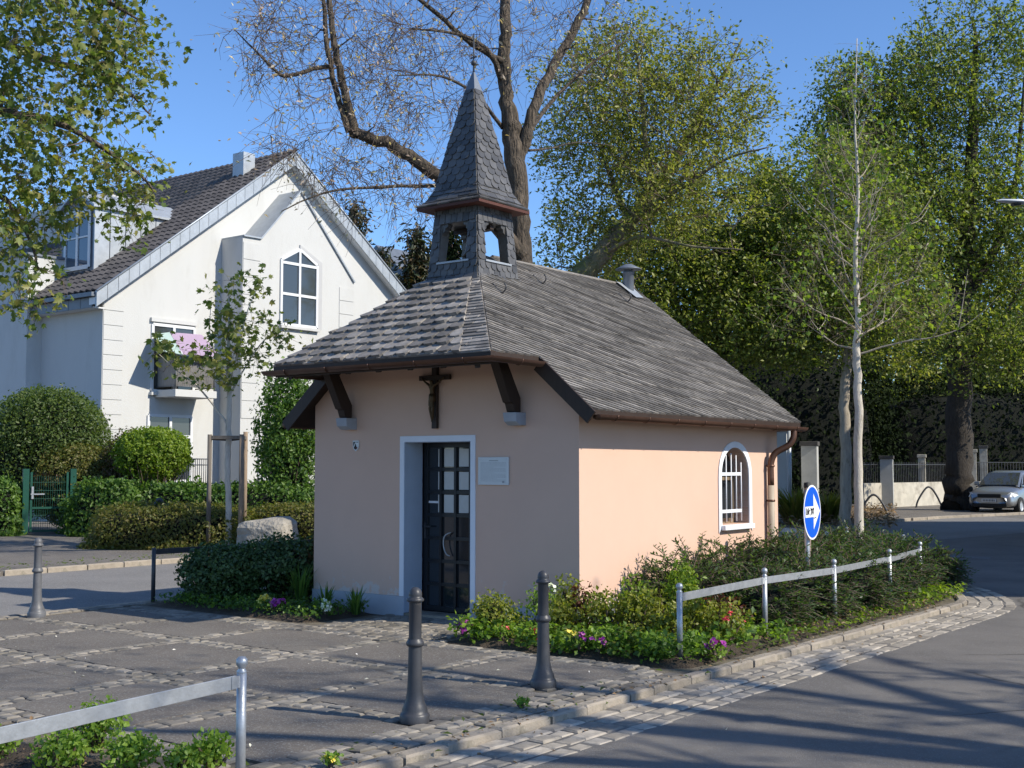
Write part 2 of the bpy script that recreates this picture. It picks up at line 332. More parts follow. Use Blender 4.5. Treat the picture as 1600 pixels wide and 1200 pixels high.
def seg_arrays(P0, P1, R0, R1, n=3):
    P0 = np.asarray(P0, float); P1 = np.asarray(P1, float); k = len(P0)
    d = unit(P1 - P0); ref = np.where(np.abs(d[:, 2:3]) < 0.9, np.array([[0, 0, 1.0]]), np.array([[1.0, 0, 0]]))
    u = unit(np.cross(d, ref)); v = np.cross(d, u)
    a = np.arange(n) * 2 * math.pi / n
    ring = u[:, None] * np.cos(a)[None, :, None] + v[:, None] * np.sin(a)[None, :, None]
    V = np.concatenate([P0[:, None] + ring * np.asarray(R0)[:, None, None], P1[:, None] + ring * np.asarray(R1)[:, None, None]], 1).reshape(-1, 3)
    q = np.array([[j, (j + 1) % n, n + (j + 1) % n, n + j] for j in range(n)])
    F = (np.arange(k)[:, None, None] * 2 * n + q[None]).reshape(-1, 4)
    return V, F
def rel(P, base): return np.asarray(P, float) - np.array(base, float)
def smooth_path(pts, sub=4):
    P = [Vector(p) for p in pts]; out = []
    for i in range(len(P) - 1):
        a = P[max(i - 1, 0)]; b = P[i]; c = P[i + 1]; d = P[min(i + 2, len(P) - 1)]
        for k in range(sub):
            t = k / sub
            out.append(0.5 * ((2 * b) + (c - a) * t + (2 * a - 5 * b + 4 * c - d) * t * t + (3 * b - a - 3 * c + d) * t ** 3))
    out.append(P[-1]); return out
def limb_mesh(path, radii, sub, n, base, g, wob=0.12):
    sp = smooth_path(path, sub); k = len(sp)
    rr = np.interp(np.linspace(0, 1, k), np.linspace(0, 1, len(radii)), radii)
    sp2 = [p + Vector(g.normal(size=3)) * wob * r for p, r in zip(sp, rr)]
    mb = MB(); mb.tube([p - Vector(base) for p in sp2], list(rr), n)
    return mb, np.array([tuple(p) for p in sp2]), rr

def tree(name, label, base, trunk, limbs, lobes, leafm, seed=1, cluster_r=0.45, per=30, lsize=0.12, barkm='bark', twigm='twig', shape='rhomb', tw=(0.03, 0.008), fine=3, finelen=0.5, droop=0.0, group=None, cat='tree', trunk_n=12, aspect=0.55, sag=0.0, minz=None, lspread=1.0, limbm=None):
    """trunk/limbs: (points, radii); lobes: (centre, radii, clusters)."""
    g = rng(seed); base = Vector(base)
    root = thing(name, label, cat, base, 0, group)
    skel = []; 
    mb, sp, rr = limb_mesh(trunk[0], trunk[1], 5, trunk_n, base, g); mb.build('trunk', M[barkm], root)
    skel.append((sp, rr, 0.45))
    for pts, rad in limbs:
        mb, sp2, rr2 = limb_mesh(pts, rad, 4, 8, base, g, 0.18); mb.build('limb', M[limbm or barkm], root); skel.append((sp2, rr2, 0.25))
    S = []; SR = []
    for sp, rr, f in skel:
        k0 = int(len(sp) * f); S.append(sp[k0:]); SR.append(rr[k0:])
    S = np.concatenate(S); SR = np.concatenate(SR)
    cc = []
    for c, r, k in lobes:
        d = unit(g.normal(size=(k, 3))) * (g.uniform(0.05, 1, (k, 1)) ** (1 / 2.4))
        cc.append(np.array(c) + d * np.array(r))
    cc = np.concatenate(cc)
    if minz is not None: cc = cc[cc[:, 2] > minz]
    dd = np.min(np.linalg.norm(cc[:, None] - S[None, ::3], axis=2), 1); cc = cc[np.argsort(dd)]
    P0 = []; P1 = []; R0 = []; R1 = []; LP = []
    SL = [S]; SRL = [SR]; allS = S; allR = SR
    for i, c in enumerate(cc):
        if i % 25 == 0 and i: allS = np.concatenate(SL); allR = np.concatenate(SRL); SL = [allS]; SRL = [allR]
        v = c - allS; dist = np.linalg.norm(v, axis=1)
        score = dist + np.maximum(0, -v[:, 2]) * (0.8 if droop <= 0 else 0.1)
        j = int(np.argmin(score)); a = allS[j]; r0 = min(allR[j] * 0.6, tw[0])
        L = dist[j]; mid = (a + c) / 2 + g.normal(size=3) * L * 0.10 + np.array([0, 0, L * (0.12 - sag)])
        ts = np.linspace(0, 1, 5)[:, None]; q = (1 - ts) ** 2 * a + 2 * ts * (1 - ts) * mid + ts ** 2 * c
        q[1:4] += g.normal(size=(3, 3)) * L * 0.025
        rr = np.linspace(r0, tw[1], 5)
        P0 += list(q[:-1]); P1 += list(q[1:]); R0 += list(rr[:-1]); R1 += list(rr[1:])
        SL.append(q[1:]); SRL.append(rr[1:])
        dirn = unit((c - a)[None])[0]
        for f in range(fine):
            st = q[g.integers(2, 5)]; dv = dirn * 0.5 + g.normal(size=3) * 0.6 - np.array([0, 0, droop]); dv /= np.linalg.norm(dv)
            e1 = st + dv * finelen * g.uniform(0.4, 0.8); dv2 = dv + g.normal(size=3) * 0.3 - np.array([0, 0, droop * 0.6]); e2 = e1 + unit(dv2[None])[0] * finelen * g.uniform(0.3, 0.6)
            P0 += [st, e1]; P1 += [e1, e2]; R0 += [tw[1] * 0.9, tw[1] * 0.6]; R1 += [tw[1] * 0.6, tw[1] * 0.35]
            m = max(1, per // (2 * fine)) if fine else 0
            u = g.uniform(0, 1, (m, 1)); LP.append(e1 + (e2 - e1) * u + g.normal(size=(m, 3)) * cluster_r * 0.22)
        m = per - (per // 2 if fine else 0)
        LP.append(c + g.normal(size=(m, 3)) * cluster_r * np.array([1, 1, 0.75]))
    V, F = seg_arrays(rel(P0, base), rel(P1, base), R0, R1, 3)
    np_mesh('twigs', V, F, M[twigm], root, kind='stuff')
    if per:
        LP = np.concatenate(LP)
        V, F = leaf_arrays(rel(LP, base), lsize, g, shape, aspect, droop=droop, spread=lspread); np_mesh('crown', V, F, M[leafm], root)
    return root

def bush(name, label, c, radii, n, lsize, leafm, seed=1, p=2.0, group=None, cat='bush', core=0.78, lump=0.10, flat=0.0, leafm2=None, split=None, aspect=0.6, shape='rhomb', stems=0, corem='core', rotz=0.0, spread=0.7, shell=0.28, zcut=True, up=0.09):
    """clipped or loose shrub: leaves through the outer shell of a superellipsoid standing on the ground at c"""
    g = rng(seed); root = thing(name, label, cat, c, rotz, group); rad = np.array(radii)
    def sample(k):
        d = unit(g.normal(size=(k, 3)))
        if zcut: d[:, 2] = np.abs(d[:, 2]) * np.where(g.uniform(size=k) < 0.35, -1, 1)
        r = 1 / (np.sum(np.abs(d) ** p, 1) ** (1 / p))
        a = np.arctan2(d[:, 1], d[:, 0])
        lm = 1 + lump * (np.sin(a * 5 + seed) * np.cos(d[:, 2] * 6 + seed * 2) + 0.6 * np.sin(a * 11 + d[:, 2] * 9 + seed * 3))
        return d, r * lm
    d, r = sample(n); k = 1 - shell * g.uniform(0, 1, n) ** 1.6 + up * g.uniform(0, 1, n) ** 9
    P = d * (r * k)[:, None] * rad + np.array([0, 0, rad[2] * (1.0 - flat)])
    P[:, 2] = np.maximum(P[:, 2], 0.01 + 0.05 * g.uniform(size=n))
    nrm = unit(d / rad)
    V, F = leaf_arrays(P, lsize, g, shape, aspect, nrm=nrm, spread=spread)
    if leafm2 is not None:
        msk = split(P / rad, g); fi = np.repeat(msk, 2 if shape == 'rhomb' else 10)
        np_mesh('foliage', V, F[~fi], M[leafm], root); o = np_mesh('foliage', V, F[fi], M[leafm2], root)
    else: np_mesh('foliage', V, F, M[leafm], root)
    if core:  # solid dark core added to block light between the leaves
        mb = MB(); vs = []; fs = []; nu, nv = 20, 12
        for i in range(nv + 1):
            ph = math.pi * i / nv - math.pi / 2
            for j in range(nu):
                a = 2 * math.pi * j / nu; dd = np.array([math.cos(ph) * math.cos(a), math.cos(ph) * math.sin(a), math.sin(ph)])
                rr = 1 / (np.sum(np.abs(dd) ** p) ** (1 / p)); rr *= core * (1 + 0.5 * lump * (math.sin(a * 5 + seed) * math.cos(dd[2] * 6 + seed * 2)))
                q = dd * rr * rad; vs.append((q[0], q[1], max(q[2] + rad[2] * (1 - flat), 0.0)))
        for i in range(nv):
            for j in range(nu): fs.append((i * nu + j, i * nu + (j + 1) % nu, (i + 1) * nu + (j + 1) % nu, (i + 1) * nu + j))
        mb.add(vs, fs, 0, True); mb.build('shade_core', M[corem], root)
    if stems:
        P0 = []; P1 = []
        for i in range(stems):
            a = g.uniform(0, 6.28); q0 = np.array([math.cos(a), math.sin(a), 0]) * rad * 0.25 * g.uniform(0, 1); q0[2] = 0
            q1 = P[g.integers(0, n)] * 0.9; qm = (q0 + q1) / 2 + g.normal(size=3) * 0.05 * rad[2]; P0 += [q0, qm]; P1 += [qm, q1]
        V, F = seg_arrays(P0, P1, [0.012] * len(P0), [0.007] * len(P0), 4); np_mesh('stems', V, F, M['twig'], root, kind='stuff')
    return root

# ------------------------------------------------------------------ ground, roads, pavements
def flat_poly(name, pts, z0, z1, mat, parent=None, kind='structure'):
    k = len(pts); mb = MB()
    mb.add([(p[0], p[1], z0) for p in pts] + [(p[0], p[1], z1) for p in pts],
           [tuple(range(k, 2 * k))] + [(i, (i + 1) % k, (i + 1) % k + k, i + k) for i in range(k)])
    o = mb.build(name, mat, parent)
    if kind: o['kind'] = kind
    return o
ROADZ = -0.048
mb = MB(); mb.add([(-700, -200, -.20), (700, -200, -.20), (700, 1400, -.20), (-700, 1400, -.20)], [(0, 1, 2, 3)])
M['field'] = surf('dull grass ground', (0.055, 0.065, 0.028), 1.0, 0.4, 0.5, 0.6, 20)
tag(mb.build('ground', M['field']), kind='structure')
mb = MB(); mb.add([(-60, -20, ROADZ), (60, -20, ROADZ), (60, 80, ROADZ), (-60, 80, ROADZ)], [(0, 1, 2, 3)])
tag(mb.build('road', M['road']), kind='structure')
# the paler side street to the left of the chapel
sp = [W(-18.4, -5), W(-13.05, -5), W(-13.05, 19), W(-10.5, 26), W(-8, 40), W(-18.4, 48)]
mb = MB(); mb.add([(p.x, p.y, ROADZ + .004) for p in sp], [tuple(range(len(sp)))]); tag(mb.build('street', M['street']), kind='structure')

KERB = [W(-5, 0.5), W(-5, 14.9)] + [Vector(q) for q in ((5.66, 15.62, 0), (5.95, 16.6, 0), (6.1, 18.0, 0), (6.0, 20, 0), (5.4, 22.3, 0), (4.4, 23.9, 0), (3.2, 24.5, 0), (2.2, 24.0, 0))]
kp = [KERB[0]] + smooth_path([W(-5, 11), W(-5, 13), W(-5, 14.9)] + KERB[2:], 3)
LEFTE = [W(-13.0, 19), W(-13.0, 0.5)]
pav = flat_poly('pavement', kp + LEFTE, -.30, -.016, M['joint'])
store_sett = []          # (distance, verts, faces)
FS12 = [(8, 9, 10, 11)] + [(i, (i + 1) % 4, 4 + (i + 1) % 4, 4 + i) for i in range(4)] + [(4 + i, 4 + (i + 1) % 4, 8 + (i + 1) % 4, 8 + i) for i in range(4)]
def stone(c, u, v, lu, lv, z0, ztop, store, jit=0.06, round_=0.012):
    q = []
    cs = [(-1, -1), (1, -1), (1, 1), (-1, 1)]; jj = [(rnd.uniform(-jit, jit) * lu, rnd.uniform(-jit, jit) * lv) for _ in cs]
    tz = [rnd.uniform(-.003, .003) for _ in cs]; zt = ztop + rnd.uniform(-.004, .005)
    for lvl in range(3):
        ins = (0, 0, round_)[lvl]
        for (a, b), (ja, jb), dz in zip(cs, jj, tz):
            p = c + u * (a * (lu / 2 - ins) + ja) + v * (b * (lv / 2 - ins) + jb)
            z = (z0, zt - round_ * 0.7 + dz, zt + dz)[lvl]
            q.append((p.x, p.y, z))
    store.append(((c.x ** 2 + c.y ** 2) ** .5, q, FS12))
def path_at(path, d):
    for a, b in zip(path, path[1:]):
        L = (b - a).length
        if d <= L: return a + (b - a) * (d / L), (b - a).normalized()
        d -= L
    return None, None
def row(path, off, lv, lmin, lmax, z0, ztop, store, gap=0.012, jit=0.06, keep=None, round_=0.012, wob=0.0):
    tot = sum((b - a).length for a, b in zip(path, path[1:])); d = rnd.uniform(0, lmin)
    while d < tot - lmin:
        L = rnd.uniform(lmin, lmax); p, t = path_at(path, min(d + L / 2, tot - .001))
        if p is None: break
        n = Vector((t.y, -t.x, 0)); c = p + n * (off + rnd.uniform(-wob, wob))
        if keep is None or keep(c): stone(c, t, n, L - gap, lv - gap, z0, ztop, store, jit, round_)
        d += L
def st(p): return p.x * E1.x + p.y * E1.y, p.x * E2.x + p.y * E2.y
SL = [-13.0, -11.5, -9.98, -8.42, -6.88, -5.5]; TL = [1.7, 3.2, 4.68, 6.17, 7.66, 9.0]
def inbed(c):
    s, t = st(c); return -7.7 < s < -5.2 and t < 4.5
SZ = 0.003
for s in SL[1:5]:
    for o in (-.06, .06):
        row([W(s, .6), W(s, 8.85)], o, .118, .10, .155, -.05, SZ, store_sett, keep=lambda c: not inbed(c), jit=.09, wob=.008)
for t in TL[:-1]:
    for o in (-.06, .06):
        row([W(-12.9, t), W(-5.6, t)], o, .118, .10, .155, -.05, SZ, store_sett, keep=lambda c: not inbed(c) and all(abs(st(c)[0] - q) > .13 for q in SL[1:5]), jit=.09, wob=.008)
for o in (-.12, 0, .12): row([W(-12.9, 9.0), W(-5.5, 9.0)], o, .118, .10, .155, -.05, SZ, store_sett, keep=lambda c: st(c)[0] < -7.9 or st(c)[1] < 9.05, jit=.08)
for k in range(11): row([W(-9.85, 9.2 + .12 * k), W(-8.05, 9.2 + .12 * k)], 0, .118, .10, .155, -.05, SZ, store_sett, jit=.08)
for k in range(3): row([W(-5.19 - .135 * k, .6), W(-5.19 - .135 * k, 8.95)], 0, .13, .12, .18, -.05, SZ, store_sett, keep=lambda c: not inbed(c), jit=.08)
for o in (-.06, .06): row([W(-13.02, .6), W(-13.02, 9.4)], o - .06, .118, .10, .155, -.05, SZ, store_sett, jit=.07)
store_gutter = []
for k in range(4): row(kp, .13 + .15 * k, .148, .15, .27, -.15, ROADZ + .012 - .002 * k, store_gutter, jit=.08, wob=.006, round_=.016)
store_kerb = []
row(kp, 0.0, .14, .28, .62, -.25, .018, store_kerb, gap=.014, jit=.012, round_=.018, wob=.008)
row([W(-13.1, .6), W(-13.1, 19)], -.06, .13, .5, .9, -.25, .004, store_kerb, gap=.014, jit=.012, round_=.018)
# asphalt fields between the sett strips
cells = []
ss = SL; tt = [0.2] + TL
for i in range(len(ss) - 1):
    for j in range(len(tt) - 1):
        s0 = ss[i] + (.125 if i else .20); s1 = ss[i + 1] - (.125 if i < len(ss) - 2 else .02)
        t0 = tt[j] + (.125 if j else 0); t1 = tt[j + 1] - (.125 if j < len(tt) - 2 else .19)
        if s1 > -7.7 and t1 < 4.7:
            if s0 > -7.7: continue
            s1 = min(s1, -7.75)
        q = [W(s0, t0), W(s1, t0), W(s1, t1), W(s0, t1)]
        flat_poly('asphalt_panel', [(p.x + rnd.uniform(-.01, .01), p.y + rnd.uniform(-.01, .01)) for p in q], -.04, 0.0, M['plaza'], pav, None)
def pieces(store, name, mat, parent, nmax):
    store.sort(key=lambda e: e[0])
    for d, q, f in store[:nmax]:
        c = np.mean(np.array(q), 0); mb = MB(); mb.add([tuple(np.array(p) - c) for p in q], f); mb.build(name, mat, parent, tuple(c))
    if len(store) > nmax:
        mb = MB()
        for d, q, f in store[nmax:]: mb.add(q, f)
        mb.build(name + '_far', mat, parent)['kind'] = 'stuff'
def seen(e):
    x, y, z = e[1][0]; return y > 6.0 and abs(x) < y * .44
both = sorted([(e, 0) for e in store_sett if seen(e)] + [(e, 1) for e in store_gutter if seen(e)], key=lambda q: q[0][0])
n_p = sum(1 for e, k in both[:300] if k == 0)
pieces([e for e, k in both if k == 0], 'sett', M['sett_plaza'], pav, n_p); pieces([e for e, k in both if k == 1], 'sett', M['sett'], pav, 300 - n_p)
pieces([e for e in store_kerb if seen(e)], 'kerb_stone', M['kerb'], pav, 120)

# left footway across the side street, and the far bank on the right
lw = flat_poly('footway', [W(-18.4, 0), W(-18.4, 40), W(-34, 40), W(-34, 0)], -.3, .03, M['plaza'])
sk = []; row([W(-18.42, 2), W(-18.42, 38)], 0, .14, .7, 1.0, -.25, .045, sk, gap=.02, jit=.01, round_=.02)
pieces([e for e in sk if seen(e)], 'kerb_stone', M['kerb'], lw, 60)
fb = [G(1060, 824), G(1215, 826), G(1300, 831), G(1360, 819), G(1415, 812), G(1475, 808), G(1620, 801), Vector((60, 44, 0)), Vector((60, 78, 0)), Vector((2, 78, 0)), Vector((-1, 36, 0))]
fw = flat_poly('far_footway', fb, -.3, .02, M['plaza'])
sk = []; row(list(reversed(fb[:7])), 0, .16, .7, 1.1, -.25, .045, sk, gap=.02, jit=.01, round_=.02)
pieces(sk, 'kerb_stone', M['kerb'], fw, 80)
M['bank'] = surf('brown soil bank', (0.13, 0.095, 0.06), 1.0, 0.45, 3, 1.0, 25, bdist=.04)
mb = MB(); bp = [G(1212, 812, .02), G(1300, 820, .02), G(1380, 806, .02), G(1395, 798, .02), G(1330, 790, .02), G(1212, 790, .02)]
mb.add([(p.x, p.y, .03) for p in bp] + [(sum(p.x for p in bp) / 6, sum(p.y for p in bp) / 6, .28)], [(i, (i + 1) % 6, 6) for i in range(6)])
tag(mb.build('soil_bank', M['bank']), kind='structure')

def soil(name, pts, h=.05, mat='soil', res=.18, seed=3):
    """a gently mounded bed inside a polygon given in s,t"""
    g = rng(seed); ss = [p[0] for p in pts]; tt = [p[1] for p in pts]
    poly = [(p[0], p[1]) for p in pts]
    def inside(x, y):
        c = False; j = len(poly) - 1
        for i in range(len(poly)):
            if (poly[i][1] > y) != (poly[j][1] > y) and x < (poly[j][0] - poly[i][0]) * (y - poly[i][1]) / (poly[j][1] - poly[i][1]) + poly[i][0]: c = not c
            j = i
        return c
    xs = np.arange(min(ss), max(ss) + res, res); ys = np.arange(min(tt), max(tt) + res, res); vs = []; fs = []; id_ = {}
    for i, x in enumerate(xs):
        for j, y in enumerate(ys):
            e = inside(x - res, y) and inside(x + res, y) and inside(x, y - res) and inside(x, y + res)
            z = h * (0.6 + 0.5 * math.sin(x * 2.3 + y) * math.sin(y * 1.7)) + g.uniform(-.015, .02) if e else -.02
            p = W(x, y, z); id_[i, j] = len(vs); vs.append(tuple(p))
    for i in range(len(xs) - 1):
        for j in range(len(ys) - 1):
            if inside(xs[i] + res / 2, ys[j] + res / 2): fs.append((id_[i, j], id_[i + 1, j], id_[i + 1, j + 1], id_[i, j + 1]))
    mb = MB(); mb.add(vs, fs, 0, True); return tag(mb.build(name, M[mat]), kind='structure')
soil('flower_bed', [(-8.0, 9.12), (-5.12, 9.12), (-5.12, 15.0), (-5.4, 16.3), (-6.2, 18.5), (-8.4, 20.6), (-10, 21.2), (-12.8, 20), (-12.8, 15.2), (-7.1, 15.2), (-7.1, 10.4), (-8.0, 10.4)], .06)
soil('side_bed', [(-12.9, 9.3), (-9.9, 9.3), (-9.9, 10.42), (-11.1, 10.42), (-11.1, 15.5), (-12.9, 15.5)], .05)
soil('front_bed', [(-7.65, .5), (-5.2, .5), (-5.2, 4.4), (-7.65, 4.4)], .06)
def litter(name, P, size, mat, seed, label=None):
    g = rng(seed); V, F = leaf_arrays(P, size, g, 'rhomb', .55, nrm=np.tile([[0, 0, 1.0]], (len(P), 1)), spread=.3)
    return tag(np_mesh(name, V, F, M[mat]), label, None, None, 'stuff')
g = rng(5)
def st_pts(n, s0, s1, t0, t1, z0, z1, g):
    return np.array([tuple(W(g.uniform(s0, s1), g.uniform(t0, t1), g.uniform(z0, z1))) for _ in range(n)])
litter('leaf_litter', np.concatenate([st_pts(900, -7.6, -5.25, 1, 4.45, .03, .09, g), st_pts(1300, -7.1, -5.1, 10.8, 16, .04, .1, g), st_pts(260, -5.15, -4.95, 2, 15, .02, .03, g), st_pts(160, -5, -4.4, 2, 15, -.05, -.04, g)]), .035, 'litter', 6)
bk = np.array([tuple(G(g.uniform(1212, 1400), g.uniform(793, 824), .05)) for _ in range(2600)]); bk[:, 2] = .06 + .2 * g.uniform(size=len(bk))
litter('dry_leaf_litter', bk, .11, 'litter', 8)
litter('fallen_petals', np.concatenate([st_pts(70, -12.5, -5.2, 3, 8.9, .004, .006, g), st_pts(10, -5, -3, 4, 9, -.06, -.058, g)]), .028, 'petal', 9)
litter('grass_tufts', np.concatenate([st_pts(700, -18.75, -18.5, 8, 25, .05, .12, g), st_pts(250, -5.25, -5.12, 9.5, 15, .02, .08, g), st_pts(60, -5.5, -4.9, 2, 9, .0, .03, g)]), .05, 'L_grass', 10)
# faint worn paint on the road, right
mb = MB(); q = [G(1488, 868, ROADZ), G(1548, 871, ROADZ), G(1546, 874, ROADZ), G(1486, 871, ROADZ)]
mb.add([(p.x, p.y, ROADZ + .004) for p in q], [(0, 1, 2, 3)]); q = [G(1478, 905, ROADZ), G(1508, 906, ROADZ), G(1508, 908, ROADZ), G(1478, 907, ROADZ)]
mb.add([(p.x, p.y, ROADZ + .004) for p in q], [(0, 1, 2, 3)])
tag(mb.build('road_marking', surf('worn road paint', (0.17, 0.17, 0.17), .9, .5, 20, 0)), kind='structure')

# ------------------------------------------------------------------ the chapel
CW, CL_ = 3.92, 4.62
chapel = thing('chapel', 'small pink rendered chapel with slate roof and open bell turret', 'chapel', (0.69, 12.65, 0), -TH)
X, Y, Z = (1, 0, 0), (0, 1, 0), (0, 0, 1)
dx0, dx1, dzt = -2.43, -1.44, 1.975       # door opening
mb = MB()
def wtop(x):
    d = min(-x, x + CW); return min(2.437 + .858 * d, 3.46)
zp = .215
def fr_poly(x0, x1, z0):
    br = [b for b in (-CW, -CW + 1.192, -1.192, 0) if x0 < b < x1]
    return [(x0, z0), (x1, z0)] + [(x, wtop(x)) for x in [x1] + br[::-1] + [x0]]
for x0, x1, z0 in ((-CW, dx0, zp), (dx0, dx1, dzt), (dx1, 0, zp)): mb.prism(fr_poly(x0, x1, z0), (0, 0, 0), X, Z, Y, .30)
wall = mb.build('front_wall', M['pink'], chapel)
# side wall with its arched window opening
wy0, wy1, wz0, wzs, wzt = 3.05, 3.78, .98, 1.56, 1.93
ym = (wy0 + wy1) / 2
def arch(k=14, e=0.0):
    pts = []; hw = (wy1 - wy0) / 2 + e; h = wzt - wzs + e
    for i in range(k + 1):
        a = math.pi * i / k; pts.append((ym - hw * math.cos(a), wzs + h * math.sin(a) ** 0.85 * (1 + .0 * a)))
    return pts
mb = MB(); ZT = 2.42
mb.prism([(.30, zp), (wy0, zp), (wy0, ZT), (.30, ZT)], (-.3, 0, 0), Y, Z, X, .30)
mb.prism([(wy1, zp), (CL_, zp), (CL_, ZT), (wy1, ZT)], (-.3, 0, 0), Y, Z, X, .30)
mb.prism([(wy0, zp), (wy1, zp), (wy1, wz0), (wy0, wz0)], (-.3, 0, 0), Y, Z, X, .30)
mb.prism([(wy0, ZT)] + [(wy0, wzs)] + arch()[1:-1] + [(wy1, wzs), (wy1, ZT)], (-.3, 0, 0), Y, Z, X, .30)
mb.build('side_wall', M['pink'], chapel)
mb = MB(); mb.prism([(.30, zp), (CL_, zp), (CL_, ZT), (.30, ZT)], (-CW, 0, 0), Y, Z, X, .30); mb.build('side_wall', M['pink'], chapel)
ap = [(-.0, CL_ + .002), (-1.05, 5.7), (-2.87, 5.7), (-CW, CL_ + .002)]
mb = MB(); mb.prism(ap, (0, 0, 0), X, Y, Z, 2.41); mb.build('apse_wall', M['pink'], chapel)
mb = MB()
mb.box(-CW - .012, dx0, -.012, .30, -.3, zp - .002); mb.box(dx1, .012, -.012, .30, -.3, zp - .002); mb.box(-.3, .012, .302, CL_, -.3, zp - .002); mb.box(-CW - .012, -CW + .3, .302, CL_, -.3, zp - .002)
mb.build('plinth', M['plinth'], chapel)
mb = MB(); mb.box(-CW + .3, -.3, .3, CL_, -.2, .005); mb.build('floor', M['kerb'], chapel)
mb = MB(); mb.box(dx0 - .02, dx1 + .02, .0, .30, -.1, .03); mb.build('door_step', M['kerb'], chapel)
# painted surround and reveals
mb = MB(); fwid = .065
mb.box(dx0 - fwid, dx0, -.012, .004, zp + .001, dzt + fwid); mb.box(dx1, dx1 + fwid, -.012, .004, zp + .001, dzt + fwid); mb.box(dx0, dx1, -.012, .004, dzt, dzt + fwid)
mb.build('door_surround', M['whitep'], chapel)
mb = MB(); mb.box(dx0, dx0 + .006, -.010, .298, .031, dzt); mb.box(dx1 - .006, dx1, -.010, .298, .031, dzt); mb.box(dx0 + .006, dx1 - .006, -.010, .298, dzt - .006, dzt)
mb.build('door_reveal', surf('pale blue reveal paint', (0.44, 0.49, 0.57), .85, .08, 4, .3, 150, bdist=.003), chapel)
# door
door = bpy.data.objects.new('door', None); C.objects.link(door); door.parent = chapel; door.location = (0, .315, 0)
xa, xb = dx0 + .004, dx1 - .004; za, zb = .035, dzt - .004; nc, nr = 4, 7
mb = MB(); cw_ = (xb - xa - .10) / nc; rh = (zb - za - .09) / nr
mb.box(xa, xa + .07, 0, .05, za, zb); mb.box(xb - .07, xb, 0, .05, za, zb); mb.box(xa + .07, xb - .07, 0, .05, zb - .06, zb); mb.box(xa + .07, xb - .07, 0, .05, za, za + .06)
mb.build('frame', M['doorm'], door, bevel=.004)
for i in range(1, nc):
    x = xa + .05 + cw_ * i; mb = MB(); mb.box(x - .017, x + .017, -.006, .046, za + .06, zb - .06); mb.build('glazing_bar', M['doorm'], door)
for j in range(1, nr):
    z = za + .045 + rh * j; mb = MB(); mb.box(xa + .07, xb - .07, -.002, .043, z - .019, z + .019); mb.build('glazing_bar', M['doorm'], door)
for i in range(nc):
    for j in range(nr):
        x0 = xa + .05 + cw_ * i; z0 = za + .045 + rh * j
        mb = MB(); mb.box(max(x0 + .014, xa + .066), min(x0 + cw_ - .014, xb - .066), .022, .026, z0 + .016, z0 + rh - .016); mb.build('pane', M['glass'], door)
M['tint'] = surf('notice paper', (0.60, 0.60, 0.57), .9, .08, 10, 0)
mb = MB()  # white sheets on the panes imitate the reflection of a white building
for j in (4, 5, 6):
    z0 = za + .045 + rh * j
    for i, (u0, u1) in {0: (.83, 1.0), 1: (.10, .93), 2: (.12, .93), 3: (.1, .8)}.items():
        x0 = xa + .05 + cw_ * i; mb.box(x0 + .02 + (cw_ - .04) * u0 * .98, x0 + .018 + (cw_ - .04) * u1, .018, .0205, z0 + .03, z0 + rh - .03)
mb.build('reflection', M['tint'], door)
mb = MB(); mb.beam((xa + .035, -.03, 1.0), (xa + .14, -.03, 1.0), .018, .018); mb.tube([(xa + .035, 0, 1.0), (xa + .035, -.035, 1.0)], .01, 8); mb.box(xa + .02, xa + .05, -.006, 0, .86, 1.04); mb.build('handle', M['iron'], door)
mb = MB(); mb.tube(smooth_path([(xa + .43, -.005, .94), (xa + .36, -.03, .90), (xa + .345, -.035, .80), (xa + .38, -.03, .70), (xa + .42, -.005, .67)], 4), .008, 8); mb.build('pull_handle', M['galv'], door)
mb = MB(); mb.box(xa + .075, xa + .22, .014, .018, 1.27, 1.295); mb.build('sticker', M['whitep'], door)
# side window
win = bpy.data.objects.new('window', None); C.objects.link(win); win.parent = chapel
mb = MB(); e = .075; outer = [(wy0 - e, wz0 - .10)] + [(wy0 - e, wzs)] + arch(14, e)[1:-1] + [(wy1 + e, wzs), (wy1 + e, wz0 - .10)]
inner = [(wy0, wz0)] + [(wy0, wzs)] + arch()[1:-1] + [(wy1, wzs), (wy1, wz0)]
k = len(outer); vs = [(.003, y, z) for y, z in outer] + [(.003, y, z) for y, z in inner] + [(.014, y, z) for y, z in outer] + [(.014, y, z) for y, z in inner] + [(-.22, y, z) for y, z in inner]
fs = []
for i in range(k - 1): fs += [(2 * k + i, 2 * k + i + 1, 3 * k + i + 1, 3 * k + i), (i, i + 1, 2 * k + i + 1, 2 * k + i), (3 * k + i, 3 * k + i + 1, 4 * k + i + 1, 4 * k + i)]
fs += [(0, 2 * k, 3 * k, k), (k - 1, 3 * k - 1, 4 * k - 1, 2 * k - 1)]
mb.add(vs, fs); mb.build('surround', M['whitep'], win)
mb = MB(); mb.box(-.2, .075, wy0 - .03, wy1 + .03, wz0 - .065, wz0 - .004); mb.build('sill', M['whitep'], win, bevel=.008)
mb = MB(); mb.prism([(wy0 + .001, wz0)] + [(wy0 + .001, wzs)] + arch(14, -.001)[1:-1] + [(wy1 - .001, wzs), (wy1 - .001, wz0)], (-.235, 0, 0), Y, Z, X, .012); mb.build('pane', M['glass'], win)
mb = MB()
for y in (wy0 + .03, wy1 - .03): mb.box(-.222, -.19, y - .03, y + .03, wz0, wzs + .05)
mb.box(-.222, -.19, wy0, wy1, wz0, wz0 + .06); mb.box(-.222, -.195, ym - .02, ym + .02, wz0 + .06, wzt - .03); mb.box(-.222, -.195, wy0 + .06, wy1 - .06, 1.52, 1.56)
mb.build('frame', surf('oak frame', (0.22, .16, .10), .7, .3, 4, .3), win)
